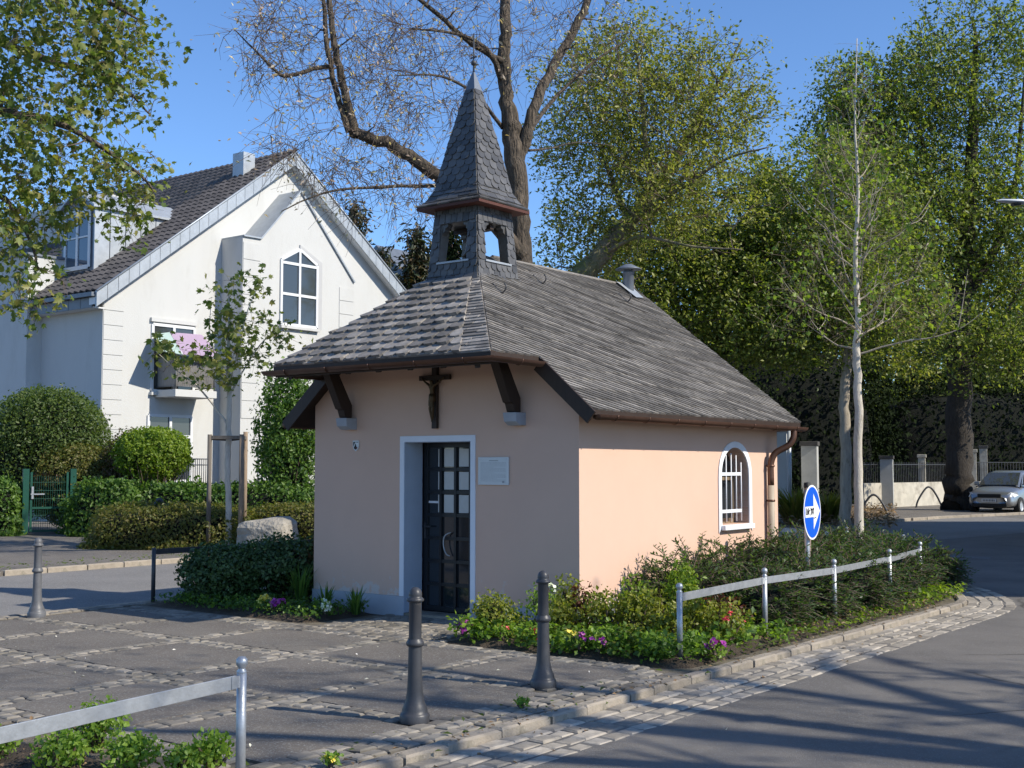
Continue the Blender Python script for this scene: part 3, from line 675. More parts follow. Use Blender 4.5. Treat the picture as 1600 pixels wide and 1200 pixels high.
mb = MB(); mb.box(-.3, -.25, wy0 + .1, wy1 - .1, wz0 + .02, 1.5); mb.build('curtain', surf('yellowish curtain', (0.40, 0.37, 0.22), .9, .2, 8, .4, 30, stretch=(1, 8, 1)), win)
for i in range(5):
    y = wy0 + .10 + i * (wy1 - wy0 - .2) / 4; zt_ = wzs + (wzt - wzs) * math.sqrt(max(0, 1 - ((y - ym) / ((wy1 - wy0) / 2)) ** 2)) - .07
    mb = MB(); mb.tube([(-.05, y, wz0 + .03), (-.05, y, zt_)], .008, 8); mb.build('window_bar', M['whitep'], win)
for z in (1.14, 1.60):
    mb = MB(); mb.box(-.046, -.034, wy0 + .005, wy1 - .12, z - .02, z + .02); mb.build('window_bar', M['whitep'], win)
# roof deck
EX, EZ, RZ, SLP = .30, 2.26, 4.20, .858
def rz(x): return EZ + SLP * (EX - x) if x > -CW / 2 else EZ + SLP * (x + CW + EX)
VX = EX - (2.83 - EZ) / SLP; LX = -CW - VX
Hh = (-1.96, .72, 4.2); RB = (-1.96, 4.2, 4.2)
ER0 = (EX, -.2, EZ); EB = (EX, 4.70, EZ); A1 = (-.95, 6.05, EZ); A2 = (-2.97, 6.05, EZ); A3 = (-CW - EX, 4.70, EZ); EL0 = (-CW - EX, -.2, EZ)
CR = (VX, -1.0, 2.83); CLc = (LX, -1.0, 2.83); V0 = (VX, -.2, 2.83); V1 = (LX, -.2, 2.83)
P = [ER0, EB, A1, A2, A3, EL0, V1, CLc, CR, V0, Hh, RB]
tops = [(0, 1, 11, 10, 8, 9), (1, 2, 11), (2, 3, 11), (3, 4, 11), (4, 5, 6, 7, 10, 11), (7, 8, 10)]
mb = MB(); k = len(P); mb.add(P + [(x, y, z - .085) for x, y, z in P], tops + [tuple(i + k for i in reversed(f)) for f in tops] + [(i, i + k, (i + 1) % 10 + k, (i + 1) % 10) for i in range(10)])
roof = mb.build('roof', M['wood'], chapel)
# slates
def clip(poly, q):        # Sutherland-Hodgman, q convex counter-clockwise
    out = poly
    for i in range(len(q)):
        a = q[i]; b = q[(i + 1) % len(q)]; inp = out; out = []
        side = lambda p: (b[0] - a[0]) * (p[1] - a[1]) - (b[1] - a[1]) * (p[0] - a[0])
        for j in range(len(inp)):
            c = inp[j]; d = inp[(j + 1) % len(inp)]; sc_, sd = side(c), side(d)
            if sc_ >= 0: out.append(c)
            if (sc_ >= 0) != (sd >= 0):
                t = sc_ / (sc_ - sd); out.append((c[0] + (d[0] - c[0]) * t, c[1] + (d[1] - c[1]) * t))
        if not out: return []
    return out
def lay(poly3, org, u, ch, cw, store, style='scale', th=.014, shear=0.0, prio=1.0, v0=0.0, lift=.004, over=1.3):
    pts = [Vector(p) for p in poly3]; n = (pts[1] - pts[0]).cross(pts[2] - pts[0]).normalized(); u = Vector(u); u = (u - n * u.dot(n)).normalized(); v = n.cross(u)
    if v.z < 0: v = -v; 
    if u.cross(v).dot(n) < 0: n = -n
    if n.z < -.2: n = -n
    o = Vector(org); q = [((p - o).dot(u), (p - o).dot(v)) for p in pts]
    ar = sum(q[i][0] * q[(i + 1) % len(q)][1] - q[(i + 1) % len(q)][0] * q[i][1] for i in range(len(q)))
    if ar < 0: q.reverse()
    vmin = min(b for a, b in q); vmax = max(b for a, b in q); umin = min(a for a, b in q); umax = max(a for a, b in q)
    r = int(math.floor((vmin - v0) / ch)) - 1
    while v0 + r * ch < vmax:
        vb = v0 + r * ch; stag = (r * .42 % 1) * cw if style == 'scale' else (r % 2) * .5 * cw if style == 'plain' else 0
        i = int((umin - abs(shear) * 3 - cw) / cw) - 2
        while i * cw + stag < umax + abs(shear) * 3 + cw:
            ub = i * cw + stag; H = ch * over; g_ = .007 if style != 'shear' else .042; w_ = cw - g_; jv = rnd.uniform(-.012, .012) if style != 'shear' else 0
            if style == 'scale':
                sh = [(0, .46 * H), (.04 * w_, .24 * H), (.17 * w_, .07 * H), (.38 * w_, 0), (.62 * w_, 0), (.84 * w_, .08 * H), (.96 * w_, .25 * H), (w_, .46 * H), (w_, H), (0, H)]
            elif style == 'shear':
                ch2 = ch * 1.04; sh = [(0, 0), (w_, 0), (w_ + shear * 1.04, ch2), (shear * 1.04, ch2)]; H = ch2
            else: sh = [(0, .03 * H), (.1 * w_, 0), (.9 * w_, 0), (w_, .04 * H), (w_, H), (0, H)]
            ph = clip([(ub + a, vb + b + jv) for a, b in sh], q); i += 1
            if len(ph) < 3: continue
            A_ = abs(sum(ph[a][0] * ph[(a + 1) % len(ph)][1] - ph[(a + 1) % len(ph)][0] * ph[a][1] for a in range(len(ph)))) / 2
            if A_ < ch * cw * .04: continue
            tj = rnd.uniform(.7, 1.35); vsu = []
            for (a, b) in ph:
                f = 1 - (b - vb) / (H * 1.02); hh = lift + th * tj * max(f, 0.0) * 1.0 + th * .25
                if style == 'shear': hh = lift + th * (.30 + .42 * ((a - ub - (b - vb) / ch * shear) / w_) * tj + .35 * f)
                vsu.append(o + u * a + v * b + n * hh)
            lo = [o + u * a + v * b + n * (lift * .3) for a, b in ph]; kk = len(ph)
            c = sum((Vector(p) for p in vsu), Vector()) / kk
            store.append((-A_ * prio, [tuple(p) for p in vsu + lo], [tuple(range(kk))] + [(a + kk, (a + 1) % kk + kk, (a + 1) % kk, a) for a in range(kk)]))
        r += 1
slates = []
u_side = (0, -1, 0)
# right slope, in two convex fields that share one course grid; the slates lie in oblique courses
sl = math.hypot(1, SLP); chs = .175
s_split = (EX - VX) * sl
org = (EX, 0, EZ)
lay([ER0, EB, (VX, EB[1] - (EX - VX) / (EX + 1.96) * .5, 2.83), (VX, -.2, 2.83)], org, u_side, s_split / 5, .155, slates, 'shear', .022, shear=.46, prio=.45)
lay([(VX, EB[1] - (EX - VX) / (EX + 1.96) * .5, 2.83), RB, Hh, CR], (VX, 0, 2.83), u_side, s_split / 5, .155, slates, 'shear', .022, shear=.46, prio=.45)
lay([EB, A1, RB], EB, (A1[0] - EB[0], A1[1] - EB[1], 0), .17, .2, slates, 'scale', prio=.05)
lay([A1, A2, RB], A1, (-1, 0, 0), .17, .2, slates, 'scale', prio=.01)
lay([A2, A3, RB], A2, (A3[0] - A2[0], A3[1] - A2[1], 0), .17, .2, slates, 'scale', prio=.01)
lay([EL0, V1, (LX, 4.58, 2.83), A3], EL0, (0, 1, 0), .17, .2, slates, 'scale', prio=.01)
lay([(LX, 4.58, 2.83), CLc, Hh, RB], EL0, (0, 1, 0), .17, .2, slates, 'scale', prio=.01)
# front hip: scale slates, with a narrow verge field of long flat slates beside the right hip
hv = Vector(Hh) - Vector(CR); wv = .34
CR2 = (CR[0] - wv * 1.15, CR[1], CR[2]); H2 = tuple(Vector(Hh) - hv * .22 + Vector((-.05, 0, 0)))
fs_n = math.hypot(1.72, 1.37)
H3 = tuple(Vector(CR) + hv * .80); H2 = tuple(Vector(CR2) + (Vector(Hh) - Vector(CR2)) * .80)
lay([CLc, CR2, H2, Hh], CLc, (1, 0, 0), .150, .19, slates, 'scale', .036, prio=3.0)
lay([CR2, CR, H3, H2], CR2, (1, .04, 0), .062, .33, slates, 'plain', .016, prio=2.2, over=1.5)
lay([H2, H3, Hh], H2, (1, 0, 0), .062, .3, slates, 'plain', .012, prio=1)
# turret
TX, TY = -1.96, .66
turret = bpy.data.objects.new('bell_turret', None); C.objects.link(turret); turret.parent = chapel; turret.location = (TX, TY, 0)
def sq(h, z): return [(-h, -h, z), (h, -h, z), (h, h, z), (-h, h, z)]
def hw(z): return .372 - (z - 3.9) * .075
mb = MB()
zs_, zo = 4.06, 4.52            # opening
pw = .13
a0 = hw(3.4) ; mb.hexa(sq(hw(3.3), 3.3) + sq(hw(zs_), zs_)); mb.hexa(sq(hw(zo), zo) + sq(hw(4.74), 4.74))
for i, j in ((-1, -1), (1, -1), (1, 1), (-1, 1)):
    q = []
    for z in (zs_, zo):
        h = hw(z); x0, x1 = sorted((i * h, i * (h - pw))); y0, y1 = sorted((j * h, j * (h - pw)))
        q += [(x0, y0, z), (x1, y0, z), (x1, y1, z), (x0, y1, z)]
    mb.hexa(q)
mb.build('turret_frame', M['slate_d'], turret)
tsl = []; rsl = []
def rotf(p, k): 
    x, y, z = p
    for _ in range(k): x, y = -y, x
    return (x, y, z)
for k in range(4):
    pr = (1.2, 1.2, .02, .02)[k]
    def face(x0, x1, z0, z1, style, ch, cw, th=.012, u=(1, 0, 0)):
        def pt(f, z): h = hw(z); return rotf((h * f if abs(f) == 1 else f, -h - .001, z), k)
        lay([pt(x0, z0), pt(x1, z0), pt(x1, z1), pt(x0, z1)], pt(x0, z0), rotf(u, k), ch, cw, tsl, style, th, prio=pr)
    face(-1, -.22, zs_, zo, 'scale', .085, .14); face(.20, 1, zs_, zo, 'scale', .085, .14)
    face(-1, 1, zo, 4.74, 'plain', .11, .09); face(-1, 1, 3.86, zs_ - .004, 'scale', .105, .10)
    # flared foot
    b0 = .50; lay([rotf((-b0, -b0, 3.62), k), rotf((b0, -b0, 3.62), k), rotf((hw(3.9) + .01, -hw(3.9) - .01, 3.90), k), rotf((-hw(3.9) - .01, -hw(3.9) - .01, 3.90), k)], rotf((-b0, -b0, 3.62), k), rotf((1, 0, 0), k), .10, .14, tsl, 'plain', prio=pr)
mb = MB(); mb.hexa(sq(.495, 3.60) + sq(hw(3.9) + .005, 3.9)); mb.build('turret_foot', M['slate_d'], turret)
for k in range(4):
    mb = MB(); h = hw(zs_); q = [rotf(p, k) for p in ((-.24, -h - .03, zs_ - .015), (.24, -h - .03, zs_ - .015), (.24, -h + .12, zs_ + .008), (-.24, -h + .12, zs_ + .008))]
    mb.add(q + [(x, y, z + .022) for x, y, z in q], [(3, 2, 1, 0), (4, 5, 6, 7), (0, 1, 5, 4), (1, 2, 6, 5), (2, 3, 7, 6), (3, 0, 4, 7)]); mb.build('sill', M['zinc'], turret)
    h = hw(zo) - .002
    for sgn in (-1, 1):     # shaped brackets in the upper corners of the opening
        pr2 = [(0, 0), (.09, 0), (.085, -.03), (.05, -.045), (.045, -.08), (.012, -.10), (0, -.13)]
        mb = MB(); mb.prism([(sgn * (-.205 + a), zo + b) for a, b in (pr2 if sgn > 0 else pr2[::-1])], rotf((0, -h, 0), k), rotf((1, 0, 0), k), (0, 0, 1), rotf((0, 1, 0), k), .08)
        mb.build('corner_bracket', M['slate_d'], turret)
rings = [(4.725, .475), (4.79, .40), (4.93, .325), (5.5, .210), (6.16, .068)]
mb = MB(); vs = []; fs = []
for z, h in rings: vs += sq(h - .004, z)
for i in range(len(rings) - 1): fs += [(i * 4 + j, i * 4 + (j + 1) % 4, i * 4 + 4 + (j + 1) % 4, i * 4 + 4 + j) for j in range(4)]
mb.add(vs, fs); mb.build('spire', M['slate_d'], turret)
mb = MB(); mb.add(sq(.475, 4.722) + sq(.30, 4.742) + sq(.475, 4.69), [(8, 9, 10, 11)[::-1], (0, 1, 9, 8), (1, 2, 10, 9), (2, 3, 11, 10), (3, 0, 8, 11)]); mb.build('spire_soffit', M['redwood'], turret)
for k in range(4):
    pr = (1.1, 1.1, .02, .02)[k]
    for i in range(len(rings) - 1):
        (z0, h0), (z1, h1) = rings[i], rings[i + 1]
        u = (1, 0, 0) if i < 2 else (1, 0, .0)
        lay([rotf((-h0, -h0, z0), k), rotf((h0, -h0, z0), k), rotf((h1, -h1, z1), k), rotf((-h1, -h1, z1), k)], rotf((-h0, -h0, z0), k), rotf(u, k), .088 if i > 1 else .075, .13 if i > 1 else .17, tsl, 'scale' if i > 1 else 'plain', .012, prio=pr)
mb = MB(); mb.add(sq(.074, 6.15) + sq(.050, 6.25) + sq(.012, 6.385), [(i * 4 + j, i * 4 + (j + 1) % 4, i * 4 + 4 + (j + 1) % 4, i * 4 + 4 + j) for i in range(2) for j in range(4)] + [(8, 9, 10, 11)]); mb.build('spire_cap', M['zincd'], turret)
mb = MB(); mb.tube([(0, 0, 6.36), (0, 0, 6.86)], .009, 8); mb.lathe([(.0, 6.46), (.03, 6.48), (.035, 6.50), (.03, 6.52), (0, 6.54)], 12); mb.box(-.05, .05, -.006, .006, 6.56, 6.575); mb.box(-.006, .006, -.05, .05, 6.585, 6.60); mb.build('spire_rod', M['iron'], turret)
mb = MB(); mb.lathe([(.0, 4.44), (.05, 4.44), (.075, 4.40), (.085, 4.30), (.10, 4.22), (.135, 4.17), (.13, 4.165), (.0, 4.2)], 20); mb.build('bell', M['bronze'], turret)
mb = MB(); mb.box(-.28, .28, -.03, .03, 4.46, 4.515); mb.build('bell_yoke', M['wood'], turret)
def flush_slates(store, name, mat, parent, nmax, farname):
    store.sort(key=lambda e: e[0])
    for d, q, f in store[:nmax]:
        mb = MB(); mb.add(q, f); mb.build(name, mat, parent)
    mb = MB()
    for d, q, f in store[nmax:]: mb.add(q, f)
    mb.build(farname, mat, parent)['kind'] = 'stuff'
flush_slates(slates, 'slate', M['slate'], roof, 300, 'slate_covering')
flush_slates(tsl, 'slate', M['slate_d'], turret, 150, 'slate_covering')
# ridge and hip dressing, verge boards, rafters, struts
mb = MB(); mb.tube([(-1.96, 1.02, 4.215), (-1.96, 4.22, 4.215)], .022, 8); mb.build('ridge_cap', M['slate'], roof)
for sx in (1, -1):
    e0 = Vector(ER0 if sx > 0 else EL0); v0 = Vector(V0 if sx > 0 else V1)
    mb = MB(); mb.beam(e0 + Vector((0, -.012, -.075)), v0 + Vector((0, -.012, -.075)), .024, .15, up=(0, 0, 1)); mb.build('verge_board', M['wood'], roof)
mb = MB(); mb.box(LX + .02, VX - .02, -.985, -.955, 2.71, 2.745); mb.build('eaves_board', M['wood'], roof)
for i in range(7):
    x = LX + .22 + i * (VX - LX - .44) / 6; ye = min(0.0, -1 + (min(rz(x - .05), rz(x + .05)) - 2.83) / .797 - .12); zf = lambda y: 2.83 + .797 * (y + 1)
    mb = MB(); mb.hexa([(x - .035, -.93, 2.70), (x + .035, -.93, 2.70), (x + .035, ye, zf(ye) - .2), (x - .035, ye, zf(ye) - .2), (x - .035, -.97, 2.745), (x + .035, -.97, 2.745), (x + .035, ye, zf(ye) - .09), (x - .035, ye, zf(ye) - .09)]); mb.build('rafter', M['wood'], roof)
mb = MB(); mb.beam((LX + .27, -.50, 2.86), (VX - .27, -.50, 2.86), .10, .12); mb.build('canopy_beam', M['wood'], roof)
for x in (-3.29, -.77):
    mb = MB(); pr_ = [(-.05, 2.27), (-.155, 2.27), (-.19, 2.36), (-.225, 2.37), (-.45, 2.80), (-.53, 2.81), (-.53, 2.90), (-.36, 2.92), (-.05, 2.42)]
    mb.prism(pr_, (x - .055, 0, 0), Y, Z, X, .11); mb.build('strut', M['wood'], chapel, bevel=.006)
    mb = MB(); mb.prism([(.004, 2.13), (-.10, 2.13), (-.165, 2.17), (-.185, 2.265), (.004, 2.265)], (x - .085, 0, 0), Y, Z, X, .17); mb.build('corbel', surf('blue grey corbel', (.36, .38, .42), .9, .15, 5, .4, 90, bdist=.004), chapel, bevel=.006)
# gutters
def gutter(path, r=.055, joints=.55):
    path = [Vector(p) for p in path]; mb = MB(); vs = []; fs = []; n = 9; k = len(path)
    for i, p in enumerate(path):
        d0 = (path[i] - path[i - 1]).normalized() if i else (path[1] - path[0]).normalized(); d1 = (path[i + 1] - path[i]).normalized() if i < k - 1 else d0
        d = (d0 + d1).normalized(); sx = Vector((d.y, -d.x, 0)); scl = 1 / max(.5, d.dot(d1))
        for ring, rr in ((0, r), (1, r - .006)):
            for j in range(n):
                a = math.pi * j / (n - 1); vs.append(p + sx * (math.cos(a) * rr * scl) - Vector((0, 0, math.sin(a) * rr)))
    for i in range(k - 1):
        for q in (0, n):
            for j in range(n - 1): fs.append((i * 2 * n + q + j, i * 2 * n + q + j + 1, (i + 1) * 2 * n + q + j + 1, (i + 1) * 2 * n + q + j))
    for i in (0, k - 1): fs.append(tuple(i * 2 * n + j for j in range(n)))
    mb.add(vs, fs, 0, True); mb2 = MB()
    for a, b in zip(path, path[1:]):
        L = (b - a).length; d = (b - a).normalized(); sx = Vector((d.y, -d.x, 0)); m = int(L / joints)
        mb.tube([a + sx * r, b + sx * r], .008, 6)
        for i in range(m):
            c = a + d * (L * (i + .5) / max(m, 1))
            ring = [c + sx * (math.cos(math.pi * j / 8) * (r + .004)) - Vector((0, 0, math.sin(math.pi * j / 8) * (r + .004))) for j in range(9)]
            mb2.tube(ring, .006, 5)
    return mb, mb2
for pth in ([(VX + .045, -.17, 2.775), (VX + .045, -1.045, 2.78), (LX - .045, -1.045, 2.78), (LX - .045, -.17, 2.775)],
            [(EX + .045, -.18, 2.215), (EX + .045, 4.72, 2.205), (EX - .10, 4.93, 2.205)], [(-CW - EX - .045, 4.7, 2.21), (-CW - EX - .045, -.18, 2.215)]):
    pth = pth if pth[0][0] > -1 and pth[0][0] < 0 else pth
    a, b = gutter([p for p in pth][::-1] if pth[0][0] > EX else pth); gt = a.build('gutter', M['gutter'], roof)
    b.build('gutter_bracket', M['gutter'], roof)
mb = MB(); mb.tube(smooth_path([(EX + .035, 4.42, 2.17), (EX + .03, 4.41, 2.06), (EX - .03, 4.38, 1.96), (.13, 4.31, 1.87), (.075, 4.28, 1.74), (.07, 4.28, 1.55)], 4) + [Vector((.07, 4.28, 1.45))], .042, 14)
mb.build('downpipe', M['gutter'], chapel)
mb = MB(); mb.tube([(.07, 4.28, 1.449), (.07, 4.28, .1)], .046, 14); mb.build('lower_downpipe', surf('beige pipe paint', (.40, .33, .25), .6, .2, 5, .1), chapel)
mb = MB()
for z in (.55, 1.25, 1.70): mb.lathe([(.046, z - .015), (.052, z - .01), (.052, z + .01), (.046, z + .015)], 14, (.07, 4.28, 0)); mb.box(-.01, .05, 4.27, 4.29, z - .01, z + .01)
mb.build('pipe_clip', M['gutter'], chapel)
# vent on the ridge, roof hooks
mb = MB(); vx, vy = -1.86, 3.92
mb.lathe([(.075, 4.02), (.075, 4.36), (.085, 4.365), (.085, 4.38), (.06, 4.39), (.06, 4.42)], 18, (vx, vy, 0)); mb.lathe([(.0, 4.50), (.05, 4.49), (.18, 4.425), (.185, 4.415), (.0, 4.42)], 18, (vx, vy, 0))
mb.build('vent_pipe', M['zincd'], roof)
mb = MB(); q = [(-1.93, 3.72), (-1.66, 3.80), (-1.68, 4.02), (-1.93, 4.05)]; mb.add([(a, b, rz(a) + .062) for a, b in q], [(0, 1, 2, 3)]); mb.build('vent_flashing', M['zinc'], roof)
for x, y in ((-1.30, .35), (-1.62, 1.55), (-1.60, 3.45)):
    z = rz(x) + .02; mb = MB(); mb.tube(smooth_path([(x - .12, y, z + .11), (x, y, z), (x + .04, y, z + .0), (x + .075, y, z + .05), (x + .05, y, z + .10)], 4), .009, 6); mb.build('roof_hook', M['iron'], roof)
mb = MB(); mb.tube(smooth_path([(-2.65, -.25, 3.50), (-2.62, -.30, 3.40), (-2.58, -.33, 3.38), (-2.55, -.33, 3.44)], 4), .009, 6); mb.build('roof_hook', M['iron'], roof)

# things hung on the front wall
def L(a, b, z): p = Vector((0.69, 12.65, 0)) + E1 * a + E2 * b; return (p.x, p.y, z)
cr = thing('crucifix', 'dark wooden crucifix with bronze figure fixed above the chapel door', 'crucifix', L(-1.94, -.035, 2.12), -TH)
mb = MB(); mb.box(-.035, .035, -.02, .022, 0, .60); mb.build('cross_post', M['wood'], cr, bevel=.003)
mb = MB(); mb.box(-.035, .035, -.02, .022, .66, .70)
mb.box(-.035, .035, -.02, .022, .601, .659); mb.build('cross_top', M['wood'], cr)
mb = MB(); mb.box(-.225, .225, -.024, .018, .545, .60)
mb.build('crossbar', M['wood'], cr, bevel=.003)
me = bpy.data.meshes.new('figure'); fv = [(0, -.05, .33), (0, -.052, .41), (0, -.055, .475), (0, -.06, .505), (-.008, -.068, .545), (-.05, -.05, .49), (-.11, -.045, .525), (-.175, -.04, .575), (.05, -.05, .49), (.11, -.045, .525), (.175, -.04, .575), (-.02, -.07, .22), (-.005, -.05, .10), (.022, -.065, .21), (.008, -.05, .10), (0, -.055, .07)]
fe = [(0, 1), (1, 2), (2, 3), (3, 4), (2, 5), (5, 6), (6, 7), (2, 8), (8, 9), (9, 10), (0, 11), (11, 12), (0, 13), (13, 14), (12, 15)]
me.from_pydata(fv, fe, []); fo = link_mesh('figure', me, M['bronze'], cr); fo.modifiers.new('skin', 'SKIN')
rad = [.030, .028, .034, .018, .026, .018, .013, .009, .018, .013, .009, .018, .012, .018, .012, .010]
for i, r in enumerate(rad): me.skin_vertices[0].data[i].radius = (r, r * .85)
me.skin_vertices[0].data[0].use_root = True
fo.modifiers.new('sub', 'SUBSURF').levels = 1; fo.modifiers[-1].render_levels = 2
mb = MB(); mb.lathe([(.034, .30), (.042, .34), (.036, .385), (.028, .39)], 10, (0, -.05, 0)); mb.prism([(-.045, .36), (-.035, .37), (-.03, .24), (-.05, .26)], (0, -.06, 0), X, Z, Y, .02); mb.build('loincloth', M['bronze'], cr)
pl = thing('plaque', 'square pale information plaque screwed beside the chapel door', 'plaque', L(-1.115, -.012, 1.495), -TH)
mb = MB(); mb.box(-.21, .21, -.008, .008, 0, .30); mb.build('plate', M['plaque'], pl, bevel=.002)
mb = MB(); rr = random.Random(3); z = .262
mb.box(-.055, .07, -.0095, -.0082, z - .004, z + .004); z -= .02
for ln in range(17):
    x = -.175; end = .175 if ln % 5 != 4 else rr.uniform(-.05, .1)
    while x < end: wl = rr.uniform(.012, .04); mb.box(x, min(x + wl, end), -.0092, -.0082, z - .0014, z + .0014); x += wl + .006
    z -= .0125
mb.box(.125, .155, -.0095, -.0082, .022, .045)
mb.build('lettering', surf('grey print', (.33, .34, .34), .8, 0.02, 5, 0), pl)
for x in (-.18, .18):
    for z in (.025, .275): mb = MB(); mb.lathe([(0, -.006), (.008, -.004), (.008, 0)], 10); s_ = mb.build('screw', M['iron'], pl, (x, -.009, z)); s_.rotation_euler = (R(90), 0, 0)
sh = thing('shield_badge', 'small black and white heraldic shield badge high on the pink wall', 'badge', L(-3.21, -.008, 1.88), -TH)
def shield(s): return [(-.045 * s, .055 * s), (.045 * s, .055 * s), (.045 * s, -.01 * s), (.03 * s, -.04 * s), (0, -.06 * s), (-.03 * s, -.04 * s), (-.045 * s, -.01 * s)]
mb = MB(); mb.prism([(a, b + .06) for a, b in shield(1.1)][::-1], (0, -.004, 0), X, Z, Y, .010); mb.build('plate', M['plaque'], sh)
mb = MB(); mb.prism([(-.040, .105), (.036, .105), (.036, .095), (.012, .10), (-.012, .10), (-.040, .05)][::-1], (0, -.0055, 0), X, Z, Y, .0014)
mb.prism([(-.030, .035), (-.002, .085), (.012, .05), (.022, .035), (.0, .012), (-.02, .02)][::-1], (0, -.0055, 0), X, Z, Y, .0014); mb.prism([(.0, .04), (.03, .045), (.022, .022), (.008, .018)][::-1], (0, -.0062, 0), X, Z, Y, .0010, 1)
mb.build('emblem', [M['black'], surf('dark red enamel', (.12, .02, .02), .5, 0.02, 5, 0)], sh)

# ------------------------------------------------------------------ the white house and its neighbour
HO = Vector((-12.07, 36.0, 0))
def HY(px, x=0.0):           # picture column -> distance along the gable wall that stands at local x
    r = (px - 800) / FPX; o = HO + E1 * x
    return (r * o.y - o.x) / (E2.x - r * E2.y)
def HZ(px, py, x=0.0):
    y = HY(px, x); p = HO + E1 * x + E2 * y; return A(px, py, p.y).z
def HX(px, y=0.0):           # along the long wall at local y
    r = (px - 800) / FPX; o = HO + E2 * y
    return (r * o.y - o.x) / (E1.x - r * E1.y)
house = thing('house', 'white rendered gabled house with dormer and brown tiled roof behind the hedges', 'house', HO, -TH)
YA = HY(445); ZA = HZ(445, 247); ZE = HZ(157, 449); YB = 2 * YA; HSL = (ZA - ZE) / YA
ZI = ZE - .12
def gz(y): return ZI + HSL * min(y, YB - y)
mb = MB(); mb.prism([(0, 0), (YB, 0), (YB, ZI), (YA, ZI + HSL * YA), (0, ZI)], (-.3, 0, 0), Y, Z, X, .3); mb.build('gable_wall', M['hwhite'], house)
mb = MB(); mb.box(-16, -.3, .0, .3, 0, ZI); mb.build('long_wall', M['hwhite'], house)
mb = MB(); mb.box(-16, -.3, YB - .3, YB, 0, ZI); mb.build('long_wall', M['hwhite'], house)
def slab(y0, y1, x0, x1, dz0, dz1, name, mat):
    mb = MB(); sgn = 1 if y1 > y0 else -1
    f = lambda y: ZE + HSL * ((y) if sgn > 0 else (YB - y))
    mb.hexa([(x0, y0, f(y0) + dz0), (x1, y0, f(y0) + dz0), (x1, y1, f(y1) + dz0), (x0, y1, f(y1) + dz0), (x0, y0, f(y0) + dz1), (x1, y0, f(y0) + dz1), (x1, y1, f(y1) + dz1), (x0, y1, f(y1) + dz1)])
    return mb.build(name, mat, house)
OV = .42
hroof = slab(-OV, YA, -16, .35, 0, .14, 'roof', M['tile']); slab(YB + OV, YA, -16, .35, 0, .14, 'roof', M['tile'])
# pantiles on the visible slope
pitch = math.atan(HSL); tw_, tl_ = .30, .345; Ls = (YA + OV) / math.cos(pitch)
cs = [(-.15, .0), (-.10, .045), (-.03, .062), (.05, .03), (.11, .004), (.156, .0)]
tv = [(a, 0, b + .045) for a, b in cs] + [(a, tl_ * 1.1, b + .008) for a, b in cs] + [(a, 0, b + .0) for a, b in cs]
tf = [(i, i + 1, 7 + i, 6 + i) for i in range(5)] + [(12 + i, 13 + i, i + 1, i) for i in range(5)]
tme = bpy.data.meshes.new('roof_tile'); tme.from_pydata(tv, [], tf); tme.materials.append(M['tile']); tme.update()
tiles = []
nrw = int(Ls / tl_)
for r_ in range(nrw + 1):
    for c_ in range(int(13.5 / tw_)):
        s_ = r_ * tl_; x = .20 - c_ * tw_
        tiles.append((abs(x) * .6 + s_ * .25, x, -OV + s_ * math.cos(pitch), ZE - OV * HSL + s_ * math.sin(pitch) + .135))
tiles.sort(); tv = np.array(tv); rx = np.array(Matrix.Rotation(pitch, 3, 'X'))
for i, (d_, x, y, z) in enumerate(tiles[:300]):
    o = bpy.data.objects.new('roof_tile', tme); C.objects.link(o); o.parent = hroof; o.location = (x, y, z); o.rotation_euler = (pitch, 0, 0)
rest = np.array([t[1:] for t in tiles[300:]]); V = (tv @ rx.T)[None] + rest[:, None]; F = (np.arange(len(rest))[:, None, None] * len(tv) + np.array(tf)[None]).reshape(-1, 4)
np_mesh('roof_tile_far', V.reshape(-1, 3), F, M['tile'], hroof, kind='stuff')
mb = MB(); mb.tube([(.3, YA, ZA + .13), (-15, YA, ZA + .13)], .10, 10); mb.build('ridge', M['tile'], hroof)
# zinc clad barge boards, each panel a piece
for side in (0, 1):
    n_ = 21
    for i in range(n_):
        u0 = (i + .02) / n_; u1 = (i + .98) / n_
        ya, yb = -OV - .05 + (YA + OV + .05) * u0, -OV - .05 + (YA + OV + .05) * u1
        fz = lambda y: ZE + HSL * y
        if side: pa, pb = YB - ya, YB - yb
        else: pa, pb = ya, yb
        mb = MB(); mb.hexa([(.30, pa, fz(ya) - .30), (.37, pa, fz(ya) - .30), (.37, pb, fz(yb) - .30), (.30, pb, fz(yb) - .30), (.30, pa, fz(ya) + .17), (.37, pa, fz(ya) + .17), (.37, pb, fz(yb) + .17), (.30, pb, fz(yb) + .17)])
        mb.build('verge_panel', M['zinc'], house)
    mb = MB(); fz = lambda y: ZE + HSL * y; ya, yb = -OV - .05, YA
    q = [(ya if not side else YB - ya, ya), (yb if not side else YB - yb, yb)]
    mb.hexa([(0.002, q[0][0], fz(q[0][1]) - .22), (.30, q[0][0], fz(q[0][1]) - .22), (.30, q[1][0], fz(q[1][1]) - .22), (.002, q[1][0], fz(q[1][1]) - .22), (0.002, q[0][0], fz(q[0][1]) - .02), (.30, q[0][0], fz(q[0][1]) - .02), (.30, q[1][0], fz(q[1][1]) - .02), (.002, q[1][0], fz(q[1][1]) - .02)])
    mb.build('soffit', M['hframe'], house)
    mb = MB(); mb.tube([(.385, q[0][0], fz(ya) + .17), (.385, q[1][0], fz(yb) + .17)], .03, 6); mb.build('verge_strip', M['zinc'], house)
mb = MB(); mb.box(-16, .28, -OV - .16, -OV - .02, ZE - OV * HSL - .02, ZE - OV * HSL + .10); mb.build('gutter', M['zincd'], house)
